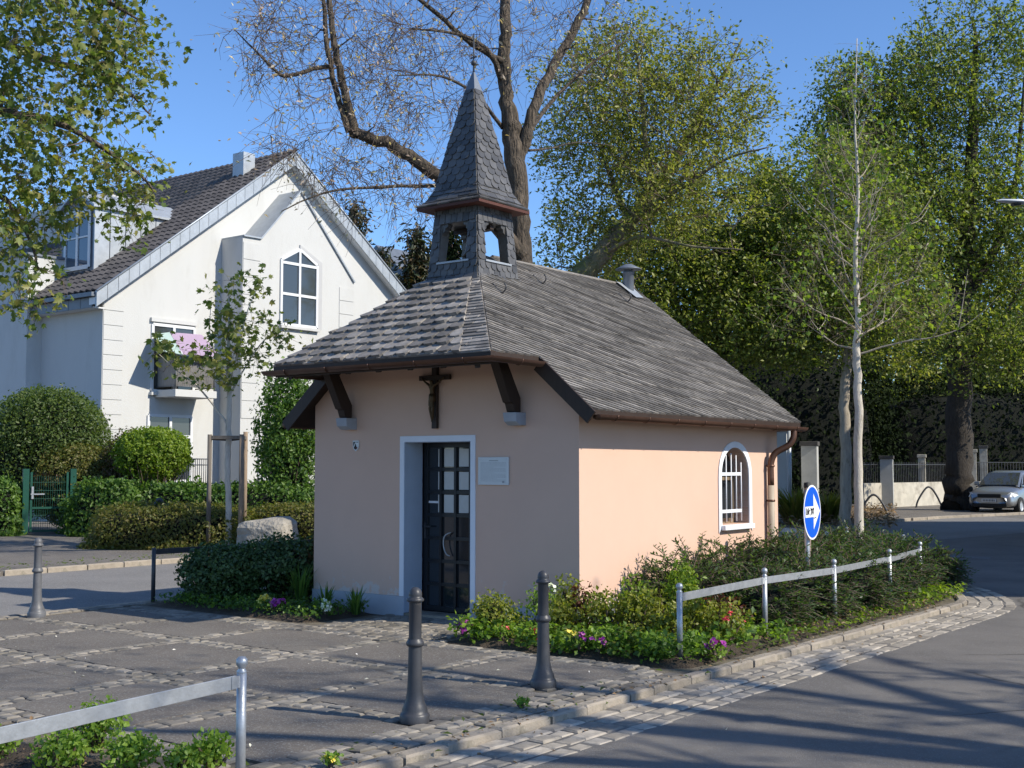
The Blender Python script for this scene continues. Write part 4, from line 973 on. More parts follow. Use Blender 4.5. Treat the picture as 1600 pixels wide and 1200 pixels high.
for i in range(10):
    mb = MB(); mb.box(-.52 - i * .6, .06 - i * .6, -OV + .005, -OV + .03, ZE - OV * HSL - .33, ZE - OV * HSL - .03); mb.build('fascia_panel', M['zincd'], house)
mb = MB(); mb.box(-16, .06, -OV + .035, -.002, ZE - OV * HSL - .33, ZE - OV * HSL - .29); mb.build('eaves_soffit', M['hframe'], house)
xp = HX(41, 0); mb = MB(); mb.tube([(xp, -.08, 0), (xp, -.08, ZE - .6)], .05, 8); mb.build('downpipe', M['zincd'], house)
# quoins
def quoin(x, y0, y1, z0, z1, n, d=.02):
    h = (z1 - z0) / n
    for i in range(n): mb = MB(); mb.box(x + .001, x + d, y0, y1, z0 + i * h + .012, z0 + (i + 1) * h - .012); mb.build('quoin_block', M['hwhite'], house)
quoin(0, .02, .70, 1.0, ZI - .1, 13)
# central projecting bay
ya = HY(342); r375 = (375 - 800) / FPX
BX = None
for k in range(400):
    x = k * .01; p = HO + E1 * x + E2 * ya
    if p.x / p.y > r375: BX = x; break
yb_ = HY(551, BX); yc = HY(465, BX); zc = HZ(465, 300, BX); z0s = HZ(389, 372, BX); z1s = HZ(551, 402, BX); y1q = HY(403, BX)
zsl = HZ(403, 374, BX); slp = (zc - zsl) / (yc - y1q); yrr = yb_
mb = MB(); bp_ = [(ya, 0), (yb_, 0), (yb_, zc - slp * (yb_ - yc)), (yc, zc), (y1q, zsl), (ya, z0s)]
mb.prism(bp_, (.002, 0, 0), Y, Z, X, BX - .002); bay = mb.build('bay', M['hwhite'], house)
cop = [(ya, z0s), (y1q, zsl), (yc, zc), (yb_, zc - slp * (yb_ - yc))]
for (p0, p1) in zip(cop, cop[1:]):
    mb = MB(); mb.beam((BX / 2 + .03, p0[0], p0[1] + .03), (BX / 2 + .03, p1[0], p1[1] + .03), BX + .08, .05); mb.build('coping', M['zinc'], house)
quoin(BX, ya + .02, y1q, 3.2, z0s - .15, 10); quoin(BX, HY(528, BX), yb_ - .02, 3.2, zc - slp * (yb_ - yc) - .2, 10)
def window(x, y0, y1, z0, z1, mull=1, trans=(), name='window', apex=None, fr=.09):
    w_ = bpy.data.objects.new(name, None); C.objects.link(w_); w_.parent = house
    poly = [(y0, z0), (y1, z0), (y1, z1)] + ([((y0 + y1) / 2, apex)] if apex else []) + [(y0, z1)]
    mb = MB(); mb.prism(poly, (x + .004, 0, 0), Y, Z, X, .012); mb.build('pane', M['hglass'], w_)
    mb = MB(); c_ = (sum(p[0] for p in poly) / len(poly), sum(p[1] for p in poly) / len(poly))
    for i in range(len(poly)):
        a, b = poly[i], poly[(i + 1) % len(poly)]; mb.beam((x + .03, a[0], a[1]), (x + .03, b[0], b[1]), .055 if False else fr, .05, up=(1, 0, 0))
    for k in range(mull):
        y = y0 + (y1 - y0) * (k + 1) / (mull + 1); mb.box(x + .016, x + .06, y - fr / 2, y + fr / 2, z0, (apex or z1) - .02)
    for z in trans: mb.box(x + .016, x + .052, y0, y1, z - .045, z + .045)
    mb.build('frame', M['hframe'], w_)
    mb = MB(); mb.box(x + .005, x + .14, y0 - .08, y1 + .08, z0 - .14, z0 - .05); mb.build('sill', M['hwhite'], w_)
    return w_
wy_a, wy_b = HY(436, BX), HY(492, BX); wa = HZ(464, 390, BX)
window(BX, wy_a, wy_b, HZ(464, 509, BX), HZ(464, 410, BX), 1, (HZ(464, 414, BX), HZ(464, 462, BX)), apex=wa)
mb = MB(); 
q = [(wy_b + .05, HZ(494, 515, BX)), (wy_b + .22, HZ(494, 515, BX)), (wy_b + .22, HZ(464, 410, BX) + .1), ((wy_a + wy_b) / 2, wa + .16), ((wy_a + wy_b) / 2, wa + .05), (wy_b + .05, HZ(464, 410, BX) + .02)]
mb.prism(q, (BX + .001, 0, 0), Y, Z, X, .05); mb.build('window_trim', surf('grey house trim', (.45, .45, .45), .9, .05, 3, 0), house)
window(BX, HY(405, BX), HY(432, BX), 1.3, HZ(420, 690, BX), 0, ())
# balcony door, french window, balcony
window(0, HY(235), HY(300), HZ(267, 612), HZ(267, 510), 1, (), 'balcony_door')
mb = MB(); mb.box(.001, .10, HY(231), HY(303), HZ(267, 506), HZ(267, 500)); mb.build('lintel', M['hwhite'], house)
window(0, HY(231), HY(298), HZ(265, 752), HZ(265, 650), 1, (HZ(265, 682),), 'french_window')
mb = MB(); b0, b1 = HY(226), HY(330); zb0 = HZ(280, 628); zb1 = zb0 + .16; BD = 1.0
balc = bpy.data.objects.new('balcony', None); C.objects.link(balc); balc.parent = house
b0 += .35; b1 -= .0
mb.box(.005, BD, b0, b1 - .6, zb0 + .1, zb0 + .32); mb.build('slab', M['hwhite'], balc, bevel=.01)
b1 -= .6; zr = zb0 + .32; zt2 = zr + 1.0
mb = MB(); mb.tube([(0, b0 + .05, zt2), (BD - .06, b0 + .05, zt2), (BD - .06, b1 - .05, zt2), (0, b1 - .05, zt2)], .025, 6); mb.tube([(0, b0 + .05, zr + .10), (BD - .06, b0 + .05, zr + .10), (BD - .06, b1 - .05, zr + .10), (0, b1 - .05, zr + .10)], .02, 6)
for y in (b0 + .05, b1 - .05): mb.tube([(BD - .06, y, zr), (BD - .06, y, zt2 + .03)], .028, 6)
for i in range(22):
    y = b0 + .1 + i * (b1 - b0 - .2) / 21; mb.tube([(BD - .05, y, zr + .1), (BD - .05, y, zt2)], .009, 4)
mb.build('railing', M['railm'], balc)
mb = MB(); mb.box(BD - .10, BD - .085, b0 + .08, b1 - .08, zr + .1, zt2 - .12); mb.box(.02, BD - .1, b0 + .07, b0 + .085, zr + .1, zt2 - .02); mb.build('privacy_mat', M['bamboo'], balc)
mb = MB(); g2 = rng(4)
P_ = np.stack([g2.uniform(BD - .25, BD + .05, 260), g2.uniform(b0 + .9, b1 - .1, 260), zt2 + g2.uniform(-.15, .35, 260)], 1); V, F = leaf_arrays(P_, .13, g2)
pb = thing('balcony_plant', 'bushy plant growing along the balcony railing of the white house', 'plant', house.matrix_world @ Vector((0, 0, 0)), 0)
pb.location = HO; pb.rotation_euler = (0, 0, -TH); np_mesh('foliage', V, F, M['L_laurel'], pb)
mb = MB(); mb.box(BD - .22, BD - .12, b0 + .9, b1 - .1, zt2 - .3, zt2 - .12); mb.build('planter', M['railm'], pb)
par = thing('sun_awning', 'lilac and mint sunshade spread above the balcony of the white house', 'awning', HO, -TH)
def hp(px, py, x): 
    return (x, HY(px, x), HZ(px, py, x))
mb = MB(); p1, p2, p3, p4, p5 = hp(240, 516, .1), hp(300, 516, .1), hp(338, 545, 1.3), hp(278, 553, 1.5), hp(238, 538, 1.0)
q = [hp(238, 522, .25), hp(262, 519, .25), hp(283, 553, 1.3), hp(250, 548, 1.2)]; mb.add(q + [(a, b, c - .02) for a, b, c in q], [(0, 1, 2, 3), (7, 6, 5, 4), (0, 4, 5, 1), (1, 5, 6, 2), (2, 6, 7, 3), (3, 7, 4, 0)]); mb.build('cloth_panel', M['mint'], par)
mb = MB(); q = [hp(262.5, 519, .25), hp(313, 523, .25), hp(343, 556, 1.3), hp(283.5, 553.5, 1.3)]; mb.add(q + [(a, b, c - .02) for a, b, c in q], [(0, 1, 2, 3), (7, 6, 5, 4), (0, 4, 5, 1), (1, 5, 6, 2), (2, 6, 7, 3), (3, 7, 4, 0)]); mb.build('cloth_panel', M['lilac'], par)
mb = MB(); a_, b_ = hp(300, 520, .3), hp(270, 500, .05); mb.tube([hp(263, 519, .1), hp(283, 554, 1.3)], .02, 6); mb.tube([hp(283, 552, 1.3), (BD, HY(283, BD), zt2)], .02, 6); mb.build('pole', M['hframe'], par)
# ground floor fence panel in front of the french window
fr_ = thing('garden_railing', 'low grey wrought railing before the french window of the white house', 'railing', HO, -TH)
fy0, fy1 = HY(262, 1.3), HY(326, 1.3); mb = MB(); z0 = HZ(290, 762, 1.3); z1 = HZ(290, 717, 1.3)
for z in (z0, z1, z1 - .18): mb.tube([(1.3, fy0, z), (1.3, fy1, z)], .018, 5)
mb.build('rail', M['railm'], fr_)
mb = MB()
for i in range(20): y = fy0 + (fy1 - fy0) * i / 19; mb.tube([(1.3, y, 0 if i in (0, 19) else z0), (1.3, y, z1)], .012, 4)
mb.build('bars', M['railm'], fr_, )['kind'] = 'stuff'
# dormer, chimney, skylight
dx_b = HX(141, .75); dx_a = HX(89, .75)
dorm = bpy.data.objects.new('dormer', None); C.objects.link(dorm); dorm.parent = house
def rzh(y): return ZE + HSL * y + .14
dy0 = .75; zdb = rzh(dy0) - .15; ztp = zdb + 2.25; zap = ztp + .55; dyb = (ztp - ZE - .14) / HSL
xa_, xb_ = dx_a, dx_b; xm = (xa_ + xb_) / 2; dyr = (zap - ZE - .14) / HSL
np_ = 5
for i in range(np_):
    y0 = dy0 + (dyb - dy0) * i / np_; y1 = dy0 + (dyb - dy0) * (i + 1) / np_ - .03
    mb = MB(); mb.hexa([(xb_ - .05, y0, rzh(y0) - .1), (xb_, y0, rzh(y0) - .1), (xb_, y1, rzh(y1) - .1), (xb_ - .05, y1, rzh(y1) - .1), (xb_ - .05, y0, ztp), (xb_, y0, ztp), (xb_, y1, ztp), (xb_ - .05, y1, ztp)]); mb.build('cheek_panel', M['zinc'], dorm)
mb = MB(); mb.prism([(xa_, zdb), (xb_ - .055, zdb), (xb_ - .055, ztp), (xm, zap - .05), (xa_, ztp)], (0, dy0 + .02, 0), X, Z, Y, .2); mb.build('front_panel', M['zincd'], dorm)
mb = MB(); mb.box(xa_, xa_ + .05, dy0 + .2, dyb, zdb, ztp); mb.build('cheek_panel', M['zincd'], dorm)
for sx, xe in ((1, xb_ + .12), (-1, xa_ - .12)):
    mb = MB(); f = [(xm, dy0 - .12, zap), (xe, dy0 - .12, ztp - .06), (xe, dyb + .1, ztp - .06), (xm, dyr + .1, zap)]
    mb.add(f + [(a, b, c + .07) for a, b, c in f], [(0, 1, 2, 3), (7, 6, 5, 4), (0, 4, 5, 1), (1, 5, 6, 2), (2, 6, 7, 3), (3, 7, 4, 0)]); mb.build('dormer_roof', M['zinc'], dorm)
mb = MB(); xw0, xw1, zw0, zw1 = xa_ + .25, xb_ - .25, zdb + .35, ztp - .1
mb.box(xw0, xw1, dy0 - .005, dy0 + .015, zw0, zw1); mb.build('pane', glassmat('dormer glass', (.06, .09, .13)), dorm)
mb = MB()
for x0, x1, z0, z1 in ((xw0 - .06, xw0 + .05, zw0, zw1), (xw1 - .05, xw1 + .06, zw0, zw1), (xw0 + .05, xw1 - .05, zw1 - .08, zw1 + .05), (xw0 + .05, xw1 - .05, zw0 - .05, zw0 + .08), (xw0 * .5 + xw1 * .5 - .05, xw0 * .5 + xw1 * .5 + .05, zw0 + .08, zw1 - .08)): mb.box(x0, x1, dy0 - .04, dy0 - .006, z0, z1)
mb.box(xw0 + .05, xw1 - .05, dy0 - .035, dy0 - .006, zw0 + .95, zw0 + 1.0)
mb.build('window_frame', M['hframe'], dorm)
cy_ = YA - .95; p_ = None
cx_ = HX(375, cy_); mb = MB(); mb.box(cx_ - .28, cx_ + .28, cy_ - .25, cy_ + .25, rzh(cy_) - .5, rzh(cy_) + .70); mb.build('chimney', M['zinc'], hroof)
nb = thing('house', 'tall flat white block adjoining the gabled house at the edge of view', 'house', HO, -TH)
xn = HX(38, -.5); mb = MB(); mb.box(xn - 12, xn, -.5, 9, 0, 8.2); mb.build('wall', M['hwhite'], nb); mb = MB(); mb.box(xn - 12, xn - 1.5, 3.4, 9, 8.2, 11.0); mb.build('upper_wall', M['hwhite'], nb)
mb = MB(); mb.box(xn - 12.1, xn + .06, -.58, 9.1, 8.202, 8.28); mb.build('coping', M['zincd'], nb)
# far house behind the gable, seen as a strip of slate roof beside the conifers
fh = thing('house', 'distant house showing only a grey roof between white gable and conifer', 'house', A(618, 430, 62) - Vector((0, 0, A(618, 430, 62).z)), -TH)
mb = MB(); mb.box(-4, 2, 0, 8, 0, 10.2); mb.build('wall', M['hwhite'], fh); mb = MB(); mb.prism([(-4.4, 10.2), (2.4, 10.2), (-1, 13.0)], (0, -.4, 0), X, Z, Y, 8.8); mb.build('roof', M['zincd'], fh)

# ------------------------------------------------------------------ street furniture
def bollard(p, label, mat):
    t = thing('bollard', label, 'bollard', p, rnd.uniform(0, 6), 'cast iron bollards round the chapel forecourt')
    mb = MB(); mb.lathe([(0.0989, 0), (0.1015, .045), (0.0929, .06), (0.0860, .065), (0.0860, .085), (0.0731, .115), (0.0619, .145), (0.0533, .20), (0.0482, .30), (0.0447, .50)], 28); mb.build('base', mat, t)
    mb = MB(); mb.lathe([(0.0430, .495), (0.0568, .503), (0.0602, .512), (0.0602, .525), (0.0533, .535), (0.0482, .548)], 28); mb.build('collar', mat, t)
    mb = MB(); mb.lathe([(0.0430, .54), (0.0413, .79), (0.0447, .795)], 28); mb.build('shaft', mat, t)
    mb = MB(); mb.lathe([(0.0430, .790), (0.0568, .797), (0.0585, .808), (0.0499, .818), (0.0430, .824), (0.0447, .835), (0.0430, .855), (0.0327, .876), (0.0155, .888), (0, .890)], 28); mb.build('cap', mat, t)
    return t
bollard(G(648, 1128), 'nearest black iron bollard, standing at the corner of the sett strips', M['iron'])
bollard(G(849, 1073), 'black iron bollard in front of the flower bed, before the chapel corner', M['iron'])
bollard(G(57, 964), 'grey iron bollard alone by the side street, far from the other two', M['iron_g'])
def railing(label, pts, rz_, name='railing', ht=.675, group=None, lean=None, mat='galv', ball=True):
    o = Vector(pts[0]); t = thing(name, label, 'railing', o, 0, group)
    for p in pts:
        q = Vector(p) - o; mb = MB(); mb.tube([q, q + Vector((0, 0, ht - .05))], .026, 14); po = mb.build('post', M[mat], t)
        if ball:
            mb = MB(); mb.lathe([(.026, -.055), (.028, -.045), (.018, -.035), (.018, -.028), (.030, -.012), (.032, 0), (.030, .014), (.018, .028), (0, .032)], 16); mb.build('finial', M[mat], po, tuple(q + Vector((0, 0, ht - .004))))
    for a, b in zip(pts, pts[1:]):
        a = Vector(a) - o; b = Vector(b) - o; d = (b - a).normalized(); n = Vector((d.y, -d.x, 0)) * .0
        mb = MB(); mb.beam(a + d * .05 + Vector((0, 0, rz_)) + n, b - d * .05 + Vector((0, 0, rz_)) + n, .010, .07); mb.build('rail', M[mat], t, bevel=.002)
        for e, s_ in ((a, 1), (b, -1)): mb = MB(); mb.beam(e + d * s_ * .02 + Vector((0, 0, rz_)), e + d * s_ * .085 + Vector((0, 0, rz_)), .02, .062); mb.build('bracket', M[mat], t)
    return t
rp = [(1.46, 10.8, -.02), (2.53, 12.4, -.02), (3.53, 13.56, -.02), (4.64, 15.2, -.02), (5.50, 16.66, -.02), (5.83, 18.4, -.02), (5.62, 20.7, -.02), (4.6, 22.6, -.02)]
railing('galvanised railing with ball tipped posts curving round the yew bed', rp, .575)
pf = A(378, 1040, 6.5); d2 = Vector((-.612, -.791, 0)).normalized()
endp = A(-200, 1150, 4.9)
railing('near galvanised railing with ball tipped post in the bottom left corner', [(pf.x, pf.y, -.02), (pf.x - 1.46, pf.y - 2.64, -.02)], .60, ht=.70)
pb_ = G(239, 940); q2 = W(-12.6, 12.6)
railing('dark thin railing with plain square rail in the shade left of the chapel', [(pb_.x, pb_.y, 0), tuple(W(-12.95, 13.3)), tuple(W(-12.95, 15.6))], .62, ht=.72, mat='iron', ball=False)
# round blue sign
sgn = thing('road_sign', 'round blue sign with white arrow to the right, graffiti scribbled across it', 'sign', (3.44, 14.28, 0))
fn = Vector((.853, -.521, 0)); fu = Vector((.521, .853, 0)); sz = 1.165; sr = .315
mb = MB(); mb.tube([(-.02, .03, -.1), (-.02, .03, 1.42)], .030, 14); mb.build('post', M['galv'], sgn)
def disc(r, off, th_, mat, name, poly=None):
    mb = MB(); k = 48; pts = poly or [(r * math.cos(2 * math.pi * i / k), r * math.sin(2 * math.pi * i / k)) for i in range(k)]
    mb.prism(pts, Vector((0, 0, sz)) + fn * (off + .035), fu, Z, fn, th_); return mb.build(name, mat, sgn)
disc(sr, 0, .004, M['signw'], 'rim'); disc(sr - .022, .0045, .001, M['bluesign'], 'face')
disc(0, .006, .001, M['signw'], 'arrow', [(-.26, -.075), (.02, -.06), (.05, -.225), (.285, .015), (.04, .24), (.02, .07), (-.26, .05)][:0] or [(-.265, -.055), (.035, -.055), (.035, -.20), (.275, .01), (.035, .215), (.035, .07), (-.265, .07)])
mb = MB(); rr = random.Random(8); x = -.24
for k_ in range(7):
    pts = [Vector((0, 0, sz)) + fn * .0435 + fu * (x + rr.uniform(0, .05)) + Vector((0, 0, rr.uniform(-.04, .055))) for _ in range(4)]
    mb.tube(smooth_path(pts, 3), .006, 4); x += .038
mb.tube([Vector((0, 0, sz)) + fn * .0435 + fu * .04 + Vector((0, 0, -.07)), Vector((0, 0, sz)) + fn * .0435 + fu * .12 + Vector((0, 0, -.06))], .005, 4)
mb.build('graffiti', M['black'], sgn)
op = thing('post', 'old brown capped post standing just behind the blue sign', 'post', (3.535, 14.75, 0)); mb = MB(); mb.tube([(0, 0, -.1), (0, 0, 1.46)], .034, 12); mb.build('shaft', surf('rusty painted post', (.26, .19, .16), .8, .3, 12, .3), op); mb = MB(); mb.lathe([(.040, 1.44), (.040, 1.50), (0, 1.505)], 12); mb.build('cap', M['black'], op)
# bicycle hoops
def hoop(p, rot, label, h=.62, wd=.85, r=.03, mat='iron'):
    t = thing('bicycle_hoop', label, 'bike rack', p, rot, 'bent steel bicycle hoops')
    mb = MB(); mb.tube(smooth_path([(-wd / 2, 0, -.05), (-wd * .42, 0, h * .35), (-wd * .12, 0, h * .96), (wd * .08, 0, h * .98), (wd * .30, 0, h * .55), (wd / 2, 0, -.05)], 5), r, 8); mb.build('tube', M[mat], t)
    mb = MB(); mb.lathe([(.06, 0), (.06, .015), (r, .02)], 10, (-wd / 2 + .01, 0, 0)); mb.build('foot_plate', M[mat], t); mb = MB(); mb.lathe([(.06, 0), (.06, .015), (r, .02)], 10, (wd / 2 - .01, 0, 0)); mb.build('foot_plate', M[mat], t)
hoop(A(1366, 797, 40).xy.to_3d() + Vector((0, 0, .02)), R(-12), 'dark bicycle hoop nearer the pale trunks, on the leaf strewn footway', .72, 1.0, .035)
hoop(A(1452, 786, 50).xy.to_3d() + Vector((0, 0, .02)), R(8), 'dark bicycle hoop in front of the cream wall beside the big trunk', .80, 1.15, .04)
hoop(A(248, 860, 25.5).xy.to_3d() + Vector((0, 0, .03)), R(20), 'dark pointed bicycle hoop rising out of the olive hedge', .95, .55, .04)
# street lamp whose head reaches into the picture
lp = A(1556, 309, 25.0); lt = thing('street_lamp', 'pale street lamp head reaching in from the right edge', 'street lamp', (13.6, 26.0, 0))
o_ = Vector((13.6, 26.0, 0)); a_ = lp - o_; mb = MB(); mb.tube([(0, 0, 0), (0, 0, 5), (-.1, -.04, 7.2), (-1.0, -.27, 7.42), tuple(a_ + Vector((1.1, .2, -.02)))], [.08, .06, .05, .04, .035], 12); mb.build('pole', M['lamp'], lt)
mb = MB(); vs = []; fs = []; st_ = [(0, .03, .012), (.12, .10, .04), (.5, .15, .06), (.9, .13, .065), (1.15, .05, .05)]
dl = Vector((1, .18, -.03)).normalized(); nl = Vector((-dl.y, dl.x, 0)).normalized()
for d_, w_, h_ in st_:
    for k in range(10): a = 2 * math.pi * k / 10; vs.append(a_ + dl * d_ + nl * (math.cos(a) * w_) + Vector((0, 0, math.sin(a) * h_ * (1 if math.sin(a) > 0 else .6) - .09 + .03)))
for i in range(4):
    for j in range(10): fs.append((i * 10 + j, i * 10 + (j + 1) % 10, (i + 1) * 10 + (j + 1) % 10, (i + 1) * 10 + j))
mb.add(vs, fs, 0, True); mb.build('lamp_head', M['lamp'], lt); mb = MB(); mb.lathe([(.0, 0), (.10, .0), (.11, .03)], 12, tuple(a_ + dl * .45 + Vector((0, 0, -.135)))); mb.build('lens', M['hglass'], lt)
# green wire gate with posts
gA, gB = G(38, 838), G(112, 836); gd = (gB - gA); gl = gd.length; gt = thing('garden_gate', 'dark green wire mesh gate between green posts in the hedge', 'gate', gA, math.atan2(gd.y, gd.x))
gh = 1.55
for x in (0, gl): mb = MB(); mb.box(x - .07, x + .07, -.07, .07, 0, gh + .08); mb.build('post', M['green'], gt); 
mb = MB(); x0, x1 = .13, gl - .13
for a, b in (((x0, 0, .12), (x1, 0, .12)), ((x0, 0, gh), (x0, 0, .12)), ((x1, 0, gh), (x1, 0, .12)), ((x0, 0, .68), (x1, 0, .68))): mb.beam(a, b, .05, .05, up=(0, 1, 0))
mb.build('gate_frame', M['green'], gt); mb = MB()
for i in range(16): x = x0 + (x1 - x0) * (i + .5) / 16; mb.tube([(x, 0, .12), (x, 0, gh - .1)], .006, 4, caps=False)
for z in (.3, .5, .9, 1.1, 1.3): mb.tube([(x0, 0, z), (x1, 0, z)], .007, 4, caps=False)
mb.build('wire_mesh', M['green'], gt)['kind'] = 'stuff'; mb = MB(); mb.box(x0 - .02, x0 + .3, -.07, -.05, 1.0, 1.03); mb.box(x0, x0 + .05, -.06, -.02, .9, 1.2); mb.build('handle', M['galv'], gt)
# boulder
def boulder(p, r, label, seed):
    import bmesh
    bm = bmesh.new(); bmesh.ops.create_icosphere(bm, subdivisions=3, radius=1); g = rng(seed)
    from mathutils import noise
    for v in bm.verts:
        c = v.co.copy(); k = 1 / (abs(c.x) ** 5 + abs(c.y) ** 5 + abs(c.z) ** 5) ** .2; k *= 1 + .13 * noise.noise(c * 1.6 + Vector((seed, 0, 0))) + .04 * noise.noise(c * 5)
        v.co = Vector((c.x * k * r[0], c.y * k * r[1], max(c.z * k * r[2] + r[2] * .8, -.02)))
    me = bpy.data.meshes.new('boulder'); bm.to_mesh(me); bm.free(); o = link_mesh('boulder', me, M['rock'], None, p); o.rotation_euler = (R(3), R(-4), R(-18)); tag(o, label, 'boulder')
boulder(A(420, 858, 24.0).xy.to_3d() + Vector((0, 0, .03)), (.56, .42, .36), 'large pale flat topped boulder beside the olive hedge', 3)
# gate pillar, garden wall, iron fence
def pillar(px, pyt, D, wd, label, capm='cap', mat='pillar', rot=-.35, group='rendered pillars across the road'):
    t_ = A(px, pyt, D); p = Vector((t_.x, t_.y, 0)); h = t_.z
    t = thing('pillar', label, 'pillar', p, rot, group); mb = MB(); mb.box(-wd / 2, wd / 2, -wd / 2, wd / 2, 0, h - .14); mb.build('shaft', M[mat], t, bevel=.01)
    mb = MB(); mb.box(-wd / 2 - .04, wd / 2 + .04, -wd / 2 - .04, wd / 2 + .04, h - .14, h); mb.build('cap', M[capm], t, bevel=.015)
pillar(1265, 690, 40, .50, 'tall grey rendered gate pillar with dark cap right of the chapel', group=None)
pillar(1385, 712, 50, .50, 'wide grey pillar of the garden wall behind the first hoop')
pillar(1440, 710, 53, .30, 'narrow sunlit pillar of the garden wall left of the big trunk', capm='wallstone', mat='wallstone')
pillar(1520, 702, 54, .28, 'bright narrow pillar just right of the big trunk', capm='wallstone', mat='wallstone')
pillar(1536, 696, 57, .34, 'pillar with round cap between big trunk and parked car', mat='wallstone')
mb = MB(); wa_, wb_ = A(1346, 760, 49), A(1482, 760, 54); wv_ = (wb_ - wa_); wv_.z = 0
gw = thing('garden_wall', 'low cream garden wall with iron fence panels behind the bicycle hoops', 'wall', (wa_.x, wa_.y, 0), math.atan2(wv_.y, wv_.x)); wl_ = wv_.length
hw_ = A(1400, 754, 51).z; mb.box(0, wl_, -.12, .12, 0, hw_); mb.build('wall', M['wallstone'], gw)
mb = MB(); ht_ = A(1400, 722, 51).z
for i in range(int(wl_ / .14)): mb.tube([(.1 + i * .14, 0, hw_), (.1 + i * .14, 0, ht_)], .014, 4, caps=False)
mb.build('bars', M['iron'], gw)['kind'] = 'stuff'; mb = MB(); mb.beam((0, 0, ht_ - .1), (wl_, 0, ht_ - .1), .04, .03); mb.build('rail', M['iron'], gw)
gw2 = thing('garden_wall', 'low cream garden wall continuing between the big trunk and the car', 'wall', (A(1484, 760, 54.2).x, 54.2, 0), .25); mb = MB(); mb.box(0, 6, -.12, .12, 0, hw_); mb.build('wall', M['wallstone'], gw2); mb = MB(); mb.beam((0, 0, ht_), (6, 0, ht_), .04, .03)
for i in range(40): mb.tube([(.1 + i * .15, 0, hw_), (.1 + i * .15, 0, ht_)], .014, 4, caps=False)
mb.build('bars', M['iron'], gw2)['kind'] = 'stuff'
sh_ = thing('outbuilding', 'narrow strip of dappled white outbuilding wall right of the downpipe', 'building', (A(1229, 700, 37).x, 37, 0), -.25)
mb = MB(); mb.box(-5, 0, 0, 4, 0, 2.75); mb.build('wall', M['hwhite'], sh_); mb = MB(); mb.box(-5.1, .1, -.1, 4.1, 2.752, 2.87); mb.build('roof', M['cap'], sh_); mb = MB(); mb.tube([(.08, -.06, 0), (.08, -.06, 2.9)], .06, 10); mb.build('downpipe', M['zinc'], sh_)

